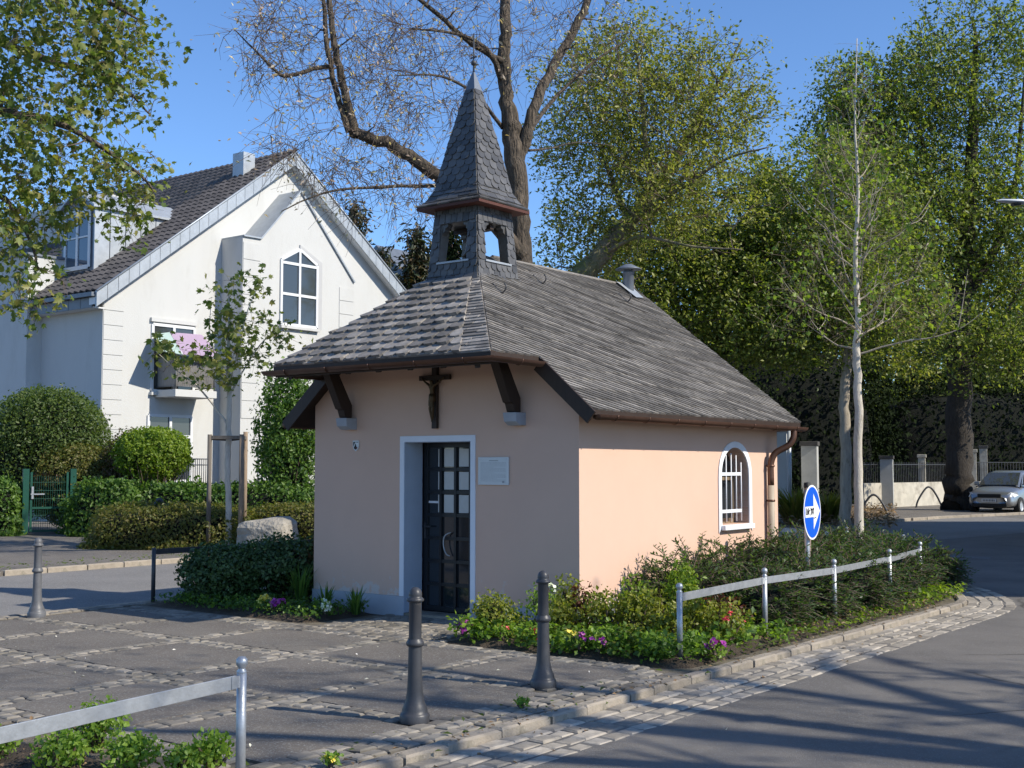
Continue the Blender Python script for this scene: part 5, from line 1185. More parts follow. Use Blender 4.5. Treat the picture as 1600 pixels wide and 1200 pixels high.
# silver car, nose towards the camera
def car(p, rot, label):
    t = thing('parked_car', label, 'car', p, rot)      # local -y is the nose
    # stations: y, half width, bottom z, shoulder z, (roof half width, roof z)
    lo = [(-2.02, .60, .34, .62), (-1.95, .74, .24, .74), (-1.70, .84, .20, .86), (-1.1, .875, .19, .98), (-.6, .88, .19, 1.03), (.6, .88, .19, 1.05), (1.7, .86, .22, 1.06), (1.95, .80, .28, 1.02), (2.0, .72, .4, .9)]
    vs = []; fs = []; n = 12
    for y, hw2, zb, zs2 in lo:
        ring = [(-hw2 * .8, zb), (-hw2, zb + .12), (-hw2 * 1.0, (zb + zs2) / 2), (-hw2 * .97, zs2 - .10), (-hw2 * .90, zs2 - .02), (-hw2 * .5, zs2 + .03), (hw2 * .5, zs2 + .03), (hw2 * .90, zs2 - .02), (hw2 * .97, zs2 - .10), (hw2, (zb + zs2) / 2), (hw2, zb + .12), (hw2 * .8, zb)]
        vs += [(x, y, z) for x, z in ring]
    for i in range(len(lo) - 1):
        for j in range(n): fs.append((i * n + j, i * n + (j + 1) % n, (i + 1) * n + (j + 1) % n, (i + 1) * n + j))
    fs += [tuple(range(n)), tuple(range(len(lo) * n - 1, len(lo) * n - n - 1, -1))]
    mb = MB(); mb.add(vs, fs, 0, True); b = mb.build('body', M['carp'], t); sm = b.modifiers.new('s', 'SUBSURF'); sm.levels = 1; sm.render_levels = 2
    top = [(-1.05, .80, 1.00, .80, 1.005), (-.25, .74, 1.0, .62, 1.50), (.3, .78, 1.0, .64, 1.58), (1.3, .78, 1.0, .62, 1.56), (1.75, .74, 1.0, .56, 1.42), (1.93, .72, 1.0, .66, 1.06)]
    vs = []; fs = []
    for y, h0, z0, h1, z1 in top: vs += [(-h0, y, z0), (-h1 - .02, y, z1 - .05), (-h1 * .8, y, z1), (h1 * .8, y, z1), (h1 + .02, y, z1 - .05), (h0, y, z0)]
    for i in range(5):
        for j in range(5): fs.append((i * 6 + j, i * 6 + j + 1, (i + 1) * 6 + j + 1, (i + 1) * 6 + j))
    fs += [(30, 31, 32, 33, 34, 35)]
    mb = MB(); mb.add(vs, fs, 0, True); cb = mb.build('cabin', M['carp'], t)
    gl_ = M['hglass']
    mb = MB(); mb.add([(-.70, -1.03, 1.06), (.70, -1.03, 1.06), (.57, -.28, 1.505), (-.57, -.28, 1.505)], [(0, 1, 2, 3)]); mb.build('windscreen', gl_, t)
    for s_ in (-1, 1):
        mb = MB(); mb.add([(s_ * .81, -.62, 1.07), (s_ * .80, 1.5, 1.08), (s_ * .67, 1.25, 1.48), (s_ * .675, -.15, 1.46)], [(0, 1, 2, 3)]); mb.build('side_window', gl_, t)
        mb = MB(); mb.add([(s_ * .86, -1.62, .80), (s_ * .70, -1.86, .80), (s_ * .52, -1.96, .66), (s_ * .82, -1.80, .62), (s_ * .87, -1.5, .70)], [(0, 1, 2, 3, 4)]); mb.build('headlight', surf('headlight', (.7, .72, .74), .15, .02, 3, 0), t)
        mb = MB(); mb.box(s_ * .90 - .09, s_ * .90 + .09, -.72, -.60, 1.03, 1.17); mb.build('mirror', M['carp'], t, bevel=.03)
        for y in (-1.28, 1.25):
            mb = MB(); mb.lathe([(.19, -.1), (.30, -.1), (.315, -.06), (.315, .06), (.30, .1), (.19, .1)], 24); w2 = mb.build('wheel', M['tyre'], t, (s_ * .80, y, .315)); w2.rotation_euler = (0, R(90), 0)
            mb = MB(); mb.lathe([(0, .085 * s_), (.06, .09 * s_), (.17, .07 * s_), (.195, .098 * s_)], 16); mb.build('rim', M['zinc'], w2)
    mb = MB(); mb.box(-.42, .42, -2.045, -1.98, .60, .74); mb.build('grille', M['black'], t, bevel=.02); mb = MB(); mb.box(-.62, .62, -2.05, -1.97, .28, .40); mb.build('air_intake', M['black'], t, bevel=.02)
    mb = MB(); mb.box(-.26, .26, -2.07, -2.05, .455, .565); pl_ = mb.build('number_plate', M['plaque'], t); mb = MB(); x = -.21
    for k in range(8): mb.box(x, x + .028, -2.073, -2.071, .475, .545); x += .055
    mb.build('plate_characters', M['ink'], pl_)
cp = A(1571, 790, 46); car(Vector((cp.x + .1, 46, ROADZ)), R(-40), 'silver compact car parked by the kerb at the right edge')
# shade casting house outside the right edge of the picture
rh_ = thing('house', 'plain flat roofed house outside the picture whose shadow crosses the road', 'house', (15.6, 12.6, 0)); mb = MB(); mb.box(0, 14, 0, 21.5, 0, 7.6); mb.build('wall', M['pink'], rh_); mb = MB(); mb.box(-.3, 14.3, -.3, 21.8, 7.602, 7.9); mb.build('roof', M['cap'], rh_)

# ------------------------------------------------------------------ trees
def lobe(px, py, rx, ry, D, rd, k):
    c = A(px, py, D); return (tuple(c), (rx * D / FPX, rd, ry * D / FPX), k)
def pth(D, *pts): return [A(p[0], p[1], D + (p[2] if len(p) > 2 else 0)) for p in pts]
# the big bare lime behind the chapel
D1 = 22.0
tb = A(818, 600, D1); tb = Vector((tb.x, tb.y, 0))
tree('large_tree', 'large bare limbed tree with thick trunk directly behind the bell turret', tb,
     ([tb, *pth(D1, (818, 560), (815, 420), (811, 330), (804, 250), (798, 200), (790, 150), (788, 90), (789, 40), (790, -60, .5), (792, -200, 1))], [.27, .23, .195, .18, .185, .175, .125, .115, .105, .08, .04]),
     [(pth(D1, (808, 262), (822, 215), (832, 175), (850, 130, .3), (880, 80, .6), (905, 30, .8), (925, -15, 1), (960, -90, 1.5)), [.09, .115, .105, .095, .088, .08, .07, .04]),
      (pth(D1, (815, 400), (770, 350, -.6), (715, 305, -1), (690, 280, -1.2), (650, 250, -1.5), (610, 226, -1.6), (570, 213, -1.7), (552, 208, -1.8)), [.16, .14, .125, .12, .11, .10, .095, .085]),
      (pth(D1, (554, 212, -1.8), (548, 180, -1.8), (535, 130, -1.9), (525, 80, -2), (518, 40, -2), (512, -20, -2), (500, -120, -2)), [.085, .075, .065, .055, .05, .045, .02]),
      (pth(D1, (545, 205, -1.8), (530, 160, -1.8), (518, 110, -1.7), (510, 60, -1.6), (505, 0, -1.6), (490, -90, -1.5)), [.06, .05, .045, .042, .035, .02]),
      (pth(D1, (520, 104, -1.8), (490, 108, -2), (445, 119, -2.2), (420, 100, -2.3), (395, 75, -2.4), (365, 45, -2.4)), [.04, .036, .032, .022, .015, .008]),
      (pth(D1, (785, 130), (770, 90, -.4), (745, 65, -.7), (700, 50, -1), (640, 45, -1.5)), [.06, .05, .035, .025, .012]),
      (pth(D1, (786, 200), (745, 150, -.8), (690, 120, -1.2), (620, 118, -2)), [.04, .03, .022, .01]),
      (pth(D1, (700, 290, -1), (600, 292, -1.6), (510, 300, -2), (440, 330, -2.4)), [.035, .028, .018, .008]),
      (pth(D1, (790, 100), (740, 70, -.5), (680, 20, -1), (620, -30, -1.4), (560, -70, -1.8)), [.06, .05, .04, .03, .015]),
      (pth(D1, (825, 210), (870, 150, 1), (930, 95, 1.5), (985, 60, 2)), [.05, .035, .025, .012]),
      (pth(D1, (826, 235), (860, 232, .6), (905, 222, 1), (960, 228, 1.5)), [.025, .018, .012, .006])],
     [lobe(520, 60, 170, 110, D1 - 1.8, 2.0, 120), lobe(520, 230, 120, 80, D1 - 1.8, 1.6, 80), lobe(640, 120, 130, 130, D1 - 1, 1.8, 120), lobe(620, 290, 130, 60, D1 - 1.2, 1.2, 55), lobe(800, 20, 150, 110, D1, 2.0, 70), lobe(900, 60, 100, 100, D1 + .8, 1.5, 40), lobe(420, 70, 60, 70, D1 - 2.3, 1.2, 30), lobe(590, -30, 240, 60, D1 - 1, 2, 60)],
     'L_pinkish', 11, .34, 4, .075, 'bark', 'twig', tw=(.024, .0058), fine=4, finelen=.60, droop=.30, trunk_n=16, sag=.0, aspect=.4)
# leaning tree right of it with fresh olive leaves
D2 = 30.0
t2 = A(880, 640, D2); t2 = Vector((t2.x, t2.y, 0))
tree('leaning_tree', 'leaning tree with loose olive spring foliage right of the turret', t2,
     ([t2, *pth(D2, (885, 520), (905, 440), (940, 395), (985, 345), (1020, 300), (1048, 262))], [.34, .30, .27, .25, .22, .18, .14]),
     [(pth(D2, (1048, 265), (1075, 215), (1105, 160), (1135, 110), (1160, 60)), [.12, .09, .07, .045, .02]), (pth(D2, (1020, 300), (1010, 240, -.5), (1005, 180, -.8), (1000, 120, -1), (990, 60, -1)), [.11, .08, .06, .04, .02]),
      (pth(D2, (985, 345), (960, 290, 1), (930, 210, 1.5), (900, 130, 2)), [.10, .07, .05, .02]), (pth(D2, (1000, 330), (1070, 290, -1), (1130, 250, -1.5), (1200, 230, -2)), [.08, .05, .035, .015]), (pth(D2, (940, 400), (1000, 370, -1), (1080, 385, -1.5), (1160, 390, -2)), [.06, .04, .03, .012])],
     [lobe(1000, 170, 150, 150, D2, 2.2, 150), lobe(930, 260, 95, 150, D2 + 1, 2.0, 80), lobe(1110, 160, 95, 110, D2, 1.8, 80), lobe(920, 390, 90, 70, D2 + 1, 1.5, 42), lobe(1060, 320, 130, 90, D2 - .5, 2, 75), lobe(960, 90, 80, 60, D2, 1.5, 35)],
     'L_olive', 12, .36, 78, .095, 'bark_m', 'twig', tw=(.045, .010), fine=3, finelen=.8, trunk_n=12)
# mass of fresh green trees beyond the chapel roof
D3 = 35.0
t3 = A(1120, 700, D3); t3 = Vector((t3.x, t3.y, 0))
tree('broad_tree', 'dense fresh green tree low behind the chapel roof', t3,
     ([t3, *pth(D3, (1120, 620), (1125, 540), (1130, 450), (1135, 350))], [.30, .26, .20, .14, .06]),
     [(pth(D3, (1122, 600), (1060, 520), (1000, 460)), [.14, .09, .03]), (pth(D3, (1124, 570), (1190, 490), (1240, 410)), [.14, .09, .03])],
     [lobe(1040, 440, 130, 100, D3, 2.2, 120), lobe(1150, 500, 170, 90, D3 - .5, 2.4, 170), lobe(1130, 360, 150, 110, D3 + .5, 2.2, 150), lobe(1230, 440, 130, 140, D3, 2.2, 130)],
     'L_mixed', 13, .38, 125, .110, 'bark', 'twig', tw=(.045, .010), fine=2, finelen=.6, trunk_n=10)
D4 = 33.0
t4 = A(1322, 800, D4 + 0); t4 = Vector((t4.x, t4.y, 0))
tree('pale_trunk_tree', 'tree with pale trunk behind the young plane, crown merging into the green', t4,
     ([t4, *pth(D4, (1322, 700), (1319, 620), (1324, 550), (1318, 480), (1305, 380), (1300, 300))], [.16, .145, .135, .12, .10, .08, .05]),
     [(pth(D4, (1325, 560), (1370, 500), (1420, 440), (1450, 380)), [.09, .07, .05, .02]), (pth(D4, (1322, 540), (1260, 470), (1220, 410)), [.08, .05, .02])],
     [lobe(1300, 330, 130, 120, D4 + .5, 2.0, 110), lobe(1350, 450, 140, 110, D4, 2.0, 130), lobe(1270, 520, 110, 60, D4, 1.8, 70)],
     'L_mixed', 14, .36, 90, .105, 'bark_l', 'twig_l', tw=(.03, .008), fine=3, finelen=.7, trunk_n=10)
D5 = 47.0
t5 = A(1497, 790, D5); t5 = Vector((t5.x, t5.y, 0))
tree('thick_trunk_tree', 'tall tree on a thick dark trunk left of the parked car', t5,
     ([t5, t5 + Vector((0, 0, .6)), *pth(D5, (1498, 720), (1497, 620), (1496, 520), (1505, 420), (1515, 300), (1520, 180), (1525, 60))], [.60, .53, .50, .46, .40, .33, .28, .18, .08]),
     [(pth(D5, (1497, 560), (1440, 470), (1400, 360), (1380, 250)), [.26, .18, .12, .04]), (pth(D5, (1500, 480), (1560, 380), (1590, 260), (1600, 120)), [.24, .16, .10, .04]), (pth(D5, (1508, 380), (1455, 280), (1430, 160)), [.18, .10, .04]), (pth(D5, (1512, 560), (1560, 510), (1600, 440)), [.15, .10, .04])],
     [lobe(1400, 220, 150, 160, D5, 3.2, 150), lobe(1530, 130, 150, 150, D5, 3.2, 155), lobe(1480, 360, 150, 130, D5 - 1, 3.0, 150), lobe(1580, 380, 90, 160, D5, 3, 120), lobe(1350, 170, 80, 90, D5, 2, 60), lobe(1540, 540, 110, 60, D5 - 1, 2.5, 70)],
     'L_mixed', 15, .48, 80, .150, 'bark_d', 'bark_d', tw=(.085, .017), fine=3, finelen=1.1, trunk_n=16)
D6 = 62.0
t6 = A(1300, 735, D6); t6 = Vector((t6.x, t6.y, 0))
tree('tall_tree', 'tall green tree far behind the gap of sky in the middle right', t6,
     ([t6, *pth(D6, (1300, 600), (1290, 450), (1280, 300), (1285, 200))], [.5, .42, .34, .2, .08]), [(pth(D6, (1295, 520), (1200, 400), (1150, 330)), [.25, .15, .05]), (pth(D6, (1290, 450), (1370, 350), (1420, 250)), [.25, .15, .05])],
     [lobe(1250, 400, 160, 130, D6, 4, 130), lobe(1340, 290, 100, 110, D6, 4, 90), lobe(1180, 460, 120, 100, D6, 4, 90), lobe(1400, 450, 140, 160, D6, 4, 120)],
     'L_olive', 16, 1.0, 62, .26, 'bark', 'twig', tw=(.07, .014), fine=2, finelen=1.2, trunk_n=8)
t7 = A(1600, 735, 70); t7 = Vector((t7.x, t7.y, 0))
tree('tall_tree', 'pale leafy tree down the street behind the parked car', t7,
     ([t7, *pth(70, (1600, 650), (1600, 550), (1605, 400))], [.5, .4, .3, .15]), [(pth(70, (1600, 600), (1560, 520), (1540, 440)), [.2, .12, .05])],
     [lobe(1590, 600, 90, 90, 70, 4, 130), lobe(1560, 480, 110, 90, 70, 4, 110), lobe(1500, 640, 90, 60, 72, 3, 80)], 'L_olive', 17, 1.0, 60, .26, 'bark', 'twig', tw=(.07, .014), fine=2, finelen=1.1, trunk_n=8)
# young plane in the yew bed with its white painted trunk
D8 = 18.4
t8 = A(1343, 900, D8); t8 = Vector((t8.x, t8.y, 0))
tw8 = [A(1343, 860, D8), A(1341, 760, D8), A(1341, 640, D8), A(1338, 555, D8), A(1341, 500, D8), A(1337, 400, D8), A(1341, 300, D8), A(1336, 190, D8), A(1339, 60, D8)]
yl = []
g8 = rng(81)
for i in range(38):
    k = ((i + g8.uniform(0, .8)) / 38) ** 1.05; base_ = A(1339, 558 - k * 440, D8); az = i * 2.4 + g8.uniform(-.5, .5); ln = (1.55 * (1 - k) ** 1.0 + .22) * g8.uniform(.55, 1.08); el = g8.uniform(.35, .8) if i > 5 else g8.uniform(.05, .3); J = lambda q: g8.uniform(-q, q)
    pts = [base_]; p_ = base_; a_z = az; e_ = el; nseg = 6; rb = .017 - .009 * k
    for q in range(nseg):
        a_z += J(.28); e_ = min(1.35, e_ + g8.uniform(-.12, .30)); st8 = ln / nseg
        p_ = p_ + Vector((math.cos(a_z) * math.cos(e_), math.sin(a_z) * math.cos(e_) * .8, math.sin(e_))) * st8 * 1.25; pts.append(p_)
    yl.append((pts, [rb * (1 - q / 7) for q in range(7)]))
    for f in range(2 if ln > .6 else 1):
        m = int(g8.integers(2, 5)); q_ = pts[m]; a2 = a_z + (1 if f else -1) * g8.uniform(.5, 1.1); e2 = g8.uniform(.3, 1.1); L2 = ln * .5; sub = [q_]
        for q in range(3): a2 += J(.3); e2 = min(1.4, e2 + g8.uniform(-.1, .3)); sub.append(sub[-1] + Vector((math.cos(a2) * math.cos(e2), math.sin(a2) * math.cos(e2) * .8, math.sin(e2))) * L2 / 3)
        yl.append((sub, [rb * .55, rb * .42, rb * .3, .0022]))
tree('young_tree', 'slim young tree with whitewashed trunk and long bare twigs in the yew bed', t8,
     ([t8, *tw8], [.078, .070, .066, .062, .057, .046, .034, .025, .015, .006]), yl,
     [lobe(1340, 430, 150, 120, D8, 1.2, 120), lobe(1340, 270, 85, 150, D8, .8, 90), lobe(1240, 480, 60, 60, D8, .8, 28), lobe(1430, 480, 70, 60, D8, .8, 30), lobe(1338, 110, 25, 60, D8, .2, 12)],
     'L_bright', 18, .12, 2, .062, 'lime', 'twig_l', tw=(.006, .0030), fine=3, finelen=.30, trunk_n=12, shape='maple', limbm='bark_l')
# staked young maple left
D9 = 24.6
t9 = A(357, 850, D9); t9 = Vector((t9.x, t9.y, .02))
tree('young_tree', 'small leafy maple with pale trunk held by a three post stake frame', t9,
     ([t9, *pth(D9, (357, 790), (356, 740), (357, 690), (358, 640), (358, 600), (357, 560), (358, 500), (357, 450))], [.062, .060, .058, .056, .052, .045, .035, .022, .008]),
     [(pth(D9, (357, 665), (335, 635), (305, 600, -.3), (275, 578, -.5), (240, 545, -.7)), [.025, .022, .016, .012, .006]), (pth(D9, (358, 620), (385, 570, .3), (415, 530, .4), (450, 515, .5)), [.024, .016, .011, .006]), (pth(D9, (358, 620), (340, 570, .3), (328, 520, .2), (330, 470, .3)), [.022, .014, .009, .005]),
      (pth(D9, (358, 600), (375, 540, -.3), (385, 490, -.3), (405, 445, -.4)), [.02, .014, .009, .005])],
     [lobe(358, 480, 45, 55, D9, .5, 46), lobe(395, 520, 60, 50, D9, .6, 44), lobe(300, 560, 70, 35, D9 - .4, .6, 36), lobe(365, 570, 50, 45, D9, .6, 30), lobe(250, 545, 28, 22, D9 - .7, .3, 9), lobe(410, 440, 14, 12, D9 - .4, .2, 4), lobe(440, 520, 25, 22, D9, .3, 10)],
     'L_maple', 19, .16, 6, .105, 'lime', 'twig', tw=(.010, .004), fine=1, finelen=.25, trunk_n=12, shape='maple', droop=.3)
sf = thing('stake_frame', 'three wooden posts with cross battens round the small maple trunk', 'tree stakes', t9)
hz9 = A(357, 683, D9).z
stp = [(A(326, 800, D9 - .1) - t9), (A(376, 800, D9 - .2) - t9), (A(382, 800, D9 + .5) - t9)]
for i, p in enumerate(stp):
    mb = MB(); mb.tube([(p.x, p.y, -.05), (p.x, p.y, hz9 + (.1 if i == 2 else .03))], .045, 10); mb.build('stake', M['stakeg' if i == 0 else 'stake'], sf)
for a, b in ((0, 1), (1, 2), (2, 0)):
    mb = MB(); mb.beam((stp[a].x, stp[a].y, hz9 - .03), (stp[b].x, stp[b].y, hz9 - .03), .05, .07); mb.build('batten', M['stakeg'], sf)
mb = MB(); mb.tube([(stp[0].x, stp[0].y, hz9 - .06), (.0, .07, hz9 - .08), (stp[1].x, stp[1].y, hz9 - .06)], .02, 6); mb.build('tie', M['wood'], sf)
# conifers
def conifer(px, pyt, D, wpx, label, seed, cols='L_conifer', per=1500, droop=.9):
    t_ = A(px, pyt, D); p = Vector((t_.x, t_.y, 0)); g = rng(seed); h = t_.z; rt = wpx * D / FPX; root = thing('conifer', label, 'conifer', p)
    mb = MB(); mb.tube([(0, 0, 0), (0, 0, h * .6), (0, 0, h)], [.35, .18, .03], 8); mb.build('trunk', M['bark_d'], root)
    PL = []; P0 = []; P1 = []
    n = 130
    for i in range(n):
        k = (i / n) ** .8; z = h * (1 - k * .75) - .1; L_ = rt * (.10 + k * 1.5) * g.uniform(.7, 1.15); a = g.uniform(0, 6.28); d = np.array([math.cos(a), math.sin(a), 0])
        q0 = np.array([0, 0, z]); q1 = q0 + d * L_ * .6 + np.array([0, 0, .12 * L_]); q2 = q0 + d * L_ + np.array([0, 0, -.18 * L_]); P0 += [q0, q1]; P1 += [q1, q2]
        m = int(per / n * (4 + 10 * k)); u = g.uniform(.15, 1, (m, 1)); b = q0 + (q2 - q0) * u + np.array([0, 0, 1]) * (.15 * L_ * np.sin(u * math.pi))
        PL.append(b + g.normal(size=(m, 3)) * np.array([.22, .22, .12]) - np.abs(g.normal(size=(m, 1))) * np.array([0, 0, .35]) * droop)
    V, F = seg_arrays(P0, P1, [.05] * len(P0), [.02] * len(P0), 3); np_mesh('twigs', V, F, M['twig'], root, kind='stuff')
    V, F = leaf_arrays(np.concatenate(PL), .30, g, 'rhomb', .3, droop=1.2); np_mesh('crown', V, F, M[cols], root); return root
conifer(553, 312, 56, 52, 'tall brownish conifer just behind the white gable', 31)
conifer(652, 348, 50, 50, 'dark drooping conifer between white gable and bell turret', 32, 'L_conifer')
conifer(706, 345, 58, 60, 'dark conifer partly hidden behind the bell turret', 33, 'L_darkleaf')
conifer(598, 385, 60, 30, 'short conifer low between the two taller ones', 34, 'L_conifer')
# overhanging maple branches upper left (trunk outside the picture)
D10 = 11.5
t10 = Vector((-6.6, 12.5, 0))
lb = [(pth(D10, (-420, -100), (-200, -60), (-20, -60), (120, -20), (215, 30)), [.10, .08, .05, .03, .01]), (pth(D10, (-380, 100), (-150, 120), (0, 170), (110, 200), (215, 270), (240, 300)), [.09, .07, .045, .03, .015, .006]), (pth(D10, (-380, 260), (-150, 270), (-10, 300), (40, 360), (60, 420)), [.08, .05, .03, .015, .006]),
      (pth(D10, (-400, 0, 1), (-100, 30, 1), (60, 90, 1), (170, 120, 1), (235, 180, 1)), [.09, .06, .04, .02, .008])]
tree('overhanging_tree', 'maple reaching in from the upper left corner with hanging leafy branches', t10,
     ([t10, *[Vector((-6.6, 12.5, z)) for z in (1.5, 3, 4.5, 6)], Vector((-6.5, 12.3, 8))], [.30, .27, .25, .22, .18, .10]), lb,
     [lobe(70, 60, 140, 110, D10, .9, 165), lobe(60, 210, 120, 90, D10, .8, 110), lobe(185, 90, 70, 110, D10 + .5, .6, 72), lobe(195, 270, 50, 70, D10, .5, 38), lobe(15, 330, 80, 75, D10, .6, 55), lobe(45, 440, 60, 60, D10, .4, 22), lobe(200, 340, 30, 25, D10, .2, 6), lobe(-120, 120, 120, 200, D10, 1, 60), lobe(120, 300, 50, 30, D10, .4, 14), lobe(110, -60, 160, 60, D10, .8, 90)],
     'L_maple', 20, .14, 12, .061, 'bark', 'twig', tw=(.012, .003), fine=2, finelen=.22, trunk_n=10, shape='maple', droop=.5)
# shade trees outside the picture to the right
def shade_tree(p, h, r, seed, label, per, nc, leafm='L_olive', bare=6):
    p = Vector(p); g = rng(seed)
    limbs = []
    for i in range(bare):
        a = i * 2 * math.pi / bare + g.uniform(-.3, .3); d = Vector((math.cos(a), math.sin(a), 0)); z0 = h * g.uniform(.32, .5)
        limbs.append(([p + Vector((0, 0, z0)), p + d * r * .35 + Vector((0, 0, z0 + h * .14)), p + d * r * .7 + Vector((0, 0, z0 + h * .26)), p + d * r * .95 + Vector((0, 0, z0 + h * .30))], [.17, .12, .07, .02]))
    tree('large_tree', label, p, ([p, p + Vector((.1, 0, h * .35)), p + Vector((0, .15, h * .6)), p + Vector((.1, 0, h * .9))], [.38, .30, .2, .05]), limbs,
         [(tuple(p + Vector((0, 0, h * .68))), (r, r, h * .27), nc)], leafm, seed, .5, per, .13, 'bark', 'twig', tw=(.05, .010), fine=3, finelen=.8, trunk_n=10)
shade_tree((11.2, 3.4, 0), 12, 4.6, 41, 'large tree beside the road, out of view, its branches shading the forecourt', 7, 120)
shade_tree((15.5, 1.6, 0), 15, 4.5, 42, 'taller tree out of view behind the roadside tree, throwing soft shade', 6, 90)
# evergreens with the canopy shade put into their leaf colour, and a wood that closes the view
def hedge_mass(name, label, p0, p1, depth, h, n, ls, leafm, seed, cat='hedge', group=None, corem='core'):
    p0 = Vector(p0); p1 = Vector(p1); d = p1 - p0; L_ = d.length; ang = math.atan2(d.y, d.x); c = (p0 + p1) / 2
    return bush(name, label, (c.x, c.y, p0.z), (L_ / 2, depth / 2, h), n, ls, leafm, seed, 5.0, group, cat, .86, .06, flat=1.0, rotz=ang, shell=.16)
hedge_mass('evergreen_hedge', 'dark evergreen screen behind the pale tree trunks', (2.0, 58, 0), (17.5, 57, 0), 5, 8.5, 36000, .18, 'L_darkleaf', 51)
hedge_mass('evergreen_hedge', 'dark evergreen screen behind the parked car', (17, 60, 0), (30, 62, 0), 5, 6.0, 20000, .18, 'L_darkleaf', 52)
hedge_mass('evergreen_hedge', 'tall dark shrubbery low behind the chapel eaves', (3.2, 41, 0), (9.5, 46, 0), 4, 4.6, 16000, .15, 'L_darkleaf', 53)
g = rng(60); n = 60000; a = g.uniform(-.62, .62, n); rr = 95 + g.normal(size=n) * 4; hh = 11 + 2.5 * np.sin(a * 23) + 1.5 * np.sin(a * 61 + 1)
PW = np.stack([rr * np.sin(a), rr * np.cos(a), g.uniform(0, 1, n) ** .8 * hh], 1); V, F = leaf_arrays(PW, .62, g); tag(np_mesh('distant_wood', V, F, M['L_greymass']), None, None, None, 'stuff')
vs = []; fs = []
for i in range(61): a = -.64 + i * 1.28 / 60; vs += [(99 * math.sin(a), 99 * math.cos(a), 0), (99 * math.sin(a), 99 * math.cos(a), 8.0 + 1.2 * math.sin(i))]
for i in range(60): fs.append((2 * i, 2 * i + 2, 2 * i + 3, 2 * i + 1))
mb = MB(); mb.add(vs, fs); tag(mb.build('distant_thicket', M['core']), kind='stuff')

# ------------------------------------------------------------------ hedges and shrubs on the left
def at(px, py, D): v = A(px, py, D); return (v.x, v.y, 0.03)
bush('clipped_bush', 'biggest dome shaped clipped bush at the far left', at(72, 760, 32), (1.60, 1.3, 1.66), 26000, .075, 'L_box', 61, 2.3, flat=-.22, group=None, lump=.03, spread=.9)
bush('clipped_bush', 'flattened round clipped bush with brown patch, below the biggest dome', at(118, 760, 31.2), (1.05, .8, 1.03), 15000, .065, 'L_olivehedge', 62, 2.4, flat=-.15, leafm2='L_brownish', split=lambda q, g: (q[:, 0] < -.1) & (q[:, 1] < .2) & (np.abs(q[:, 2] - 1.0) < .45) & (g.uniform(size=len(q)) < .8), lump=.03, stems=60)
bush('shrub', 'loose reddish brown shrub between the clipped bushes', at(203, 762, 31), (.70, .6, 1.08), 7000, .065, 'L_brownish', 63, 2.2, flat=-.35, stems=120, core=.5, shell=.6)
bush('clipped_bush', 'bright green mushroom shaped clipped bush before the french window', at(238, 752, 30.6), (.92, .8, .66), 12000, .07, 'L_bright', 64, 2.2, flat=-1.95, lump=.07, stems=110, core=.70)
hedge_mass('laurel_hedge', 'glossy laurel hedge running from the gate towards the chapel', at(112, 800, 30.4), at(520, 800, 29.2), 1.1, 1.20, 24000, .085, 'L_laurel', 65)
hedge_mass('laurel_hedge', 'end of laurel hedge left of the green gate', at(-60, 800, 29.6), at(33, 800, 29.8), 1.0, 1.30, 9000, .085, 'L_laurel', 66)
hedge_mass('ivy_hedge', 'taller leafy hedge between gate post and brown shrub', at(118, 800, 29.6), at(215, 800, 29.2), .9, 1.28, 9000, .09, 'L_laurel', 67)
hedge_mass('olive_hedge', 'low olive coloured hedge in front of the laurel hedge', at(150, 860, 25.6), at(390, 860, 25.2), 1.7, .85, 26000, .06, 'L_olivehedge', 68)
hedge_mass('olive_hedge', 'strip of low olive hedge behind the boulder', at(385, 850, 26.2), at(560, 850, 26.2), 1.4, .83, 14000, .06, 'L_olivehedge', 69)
bush('columnar_shrub', 'tall upright leafy shrub against the white house beside the chapel', at(452, 790, 30), (.78, .7, 1.97), 15000, .085, 'L_laurel', 70, 2.8, flat=0.0, lump=.13, shell=.55, core=.55, stems=40, up=.25)
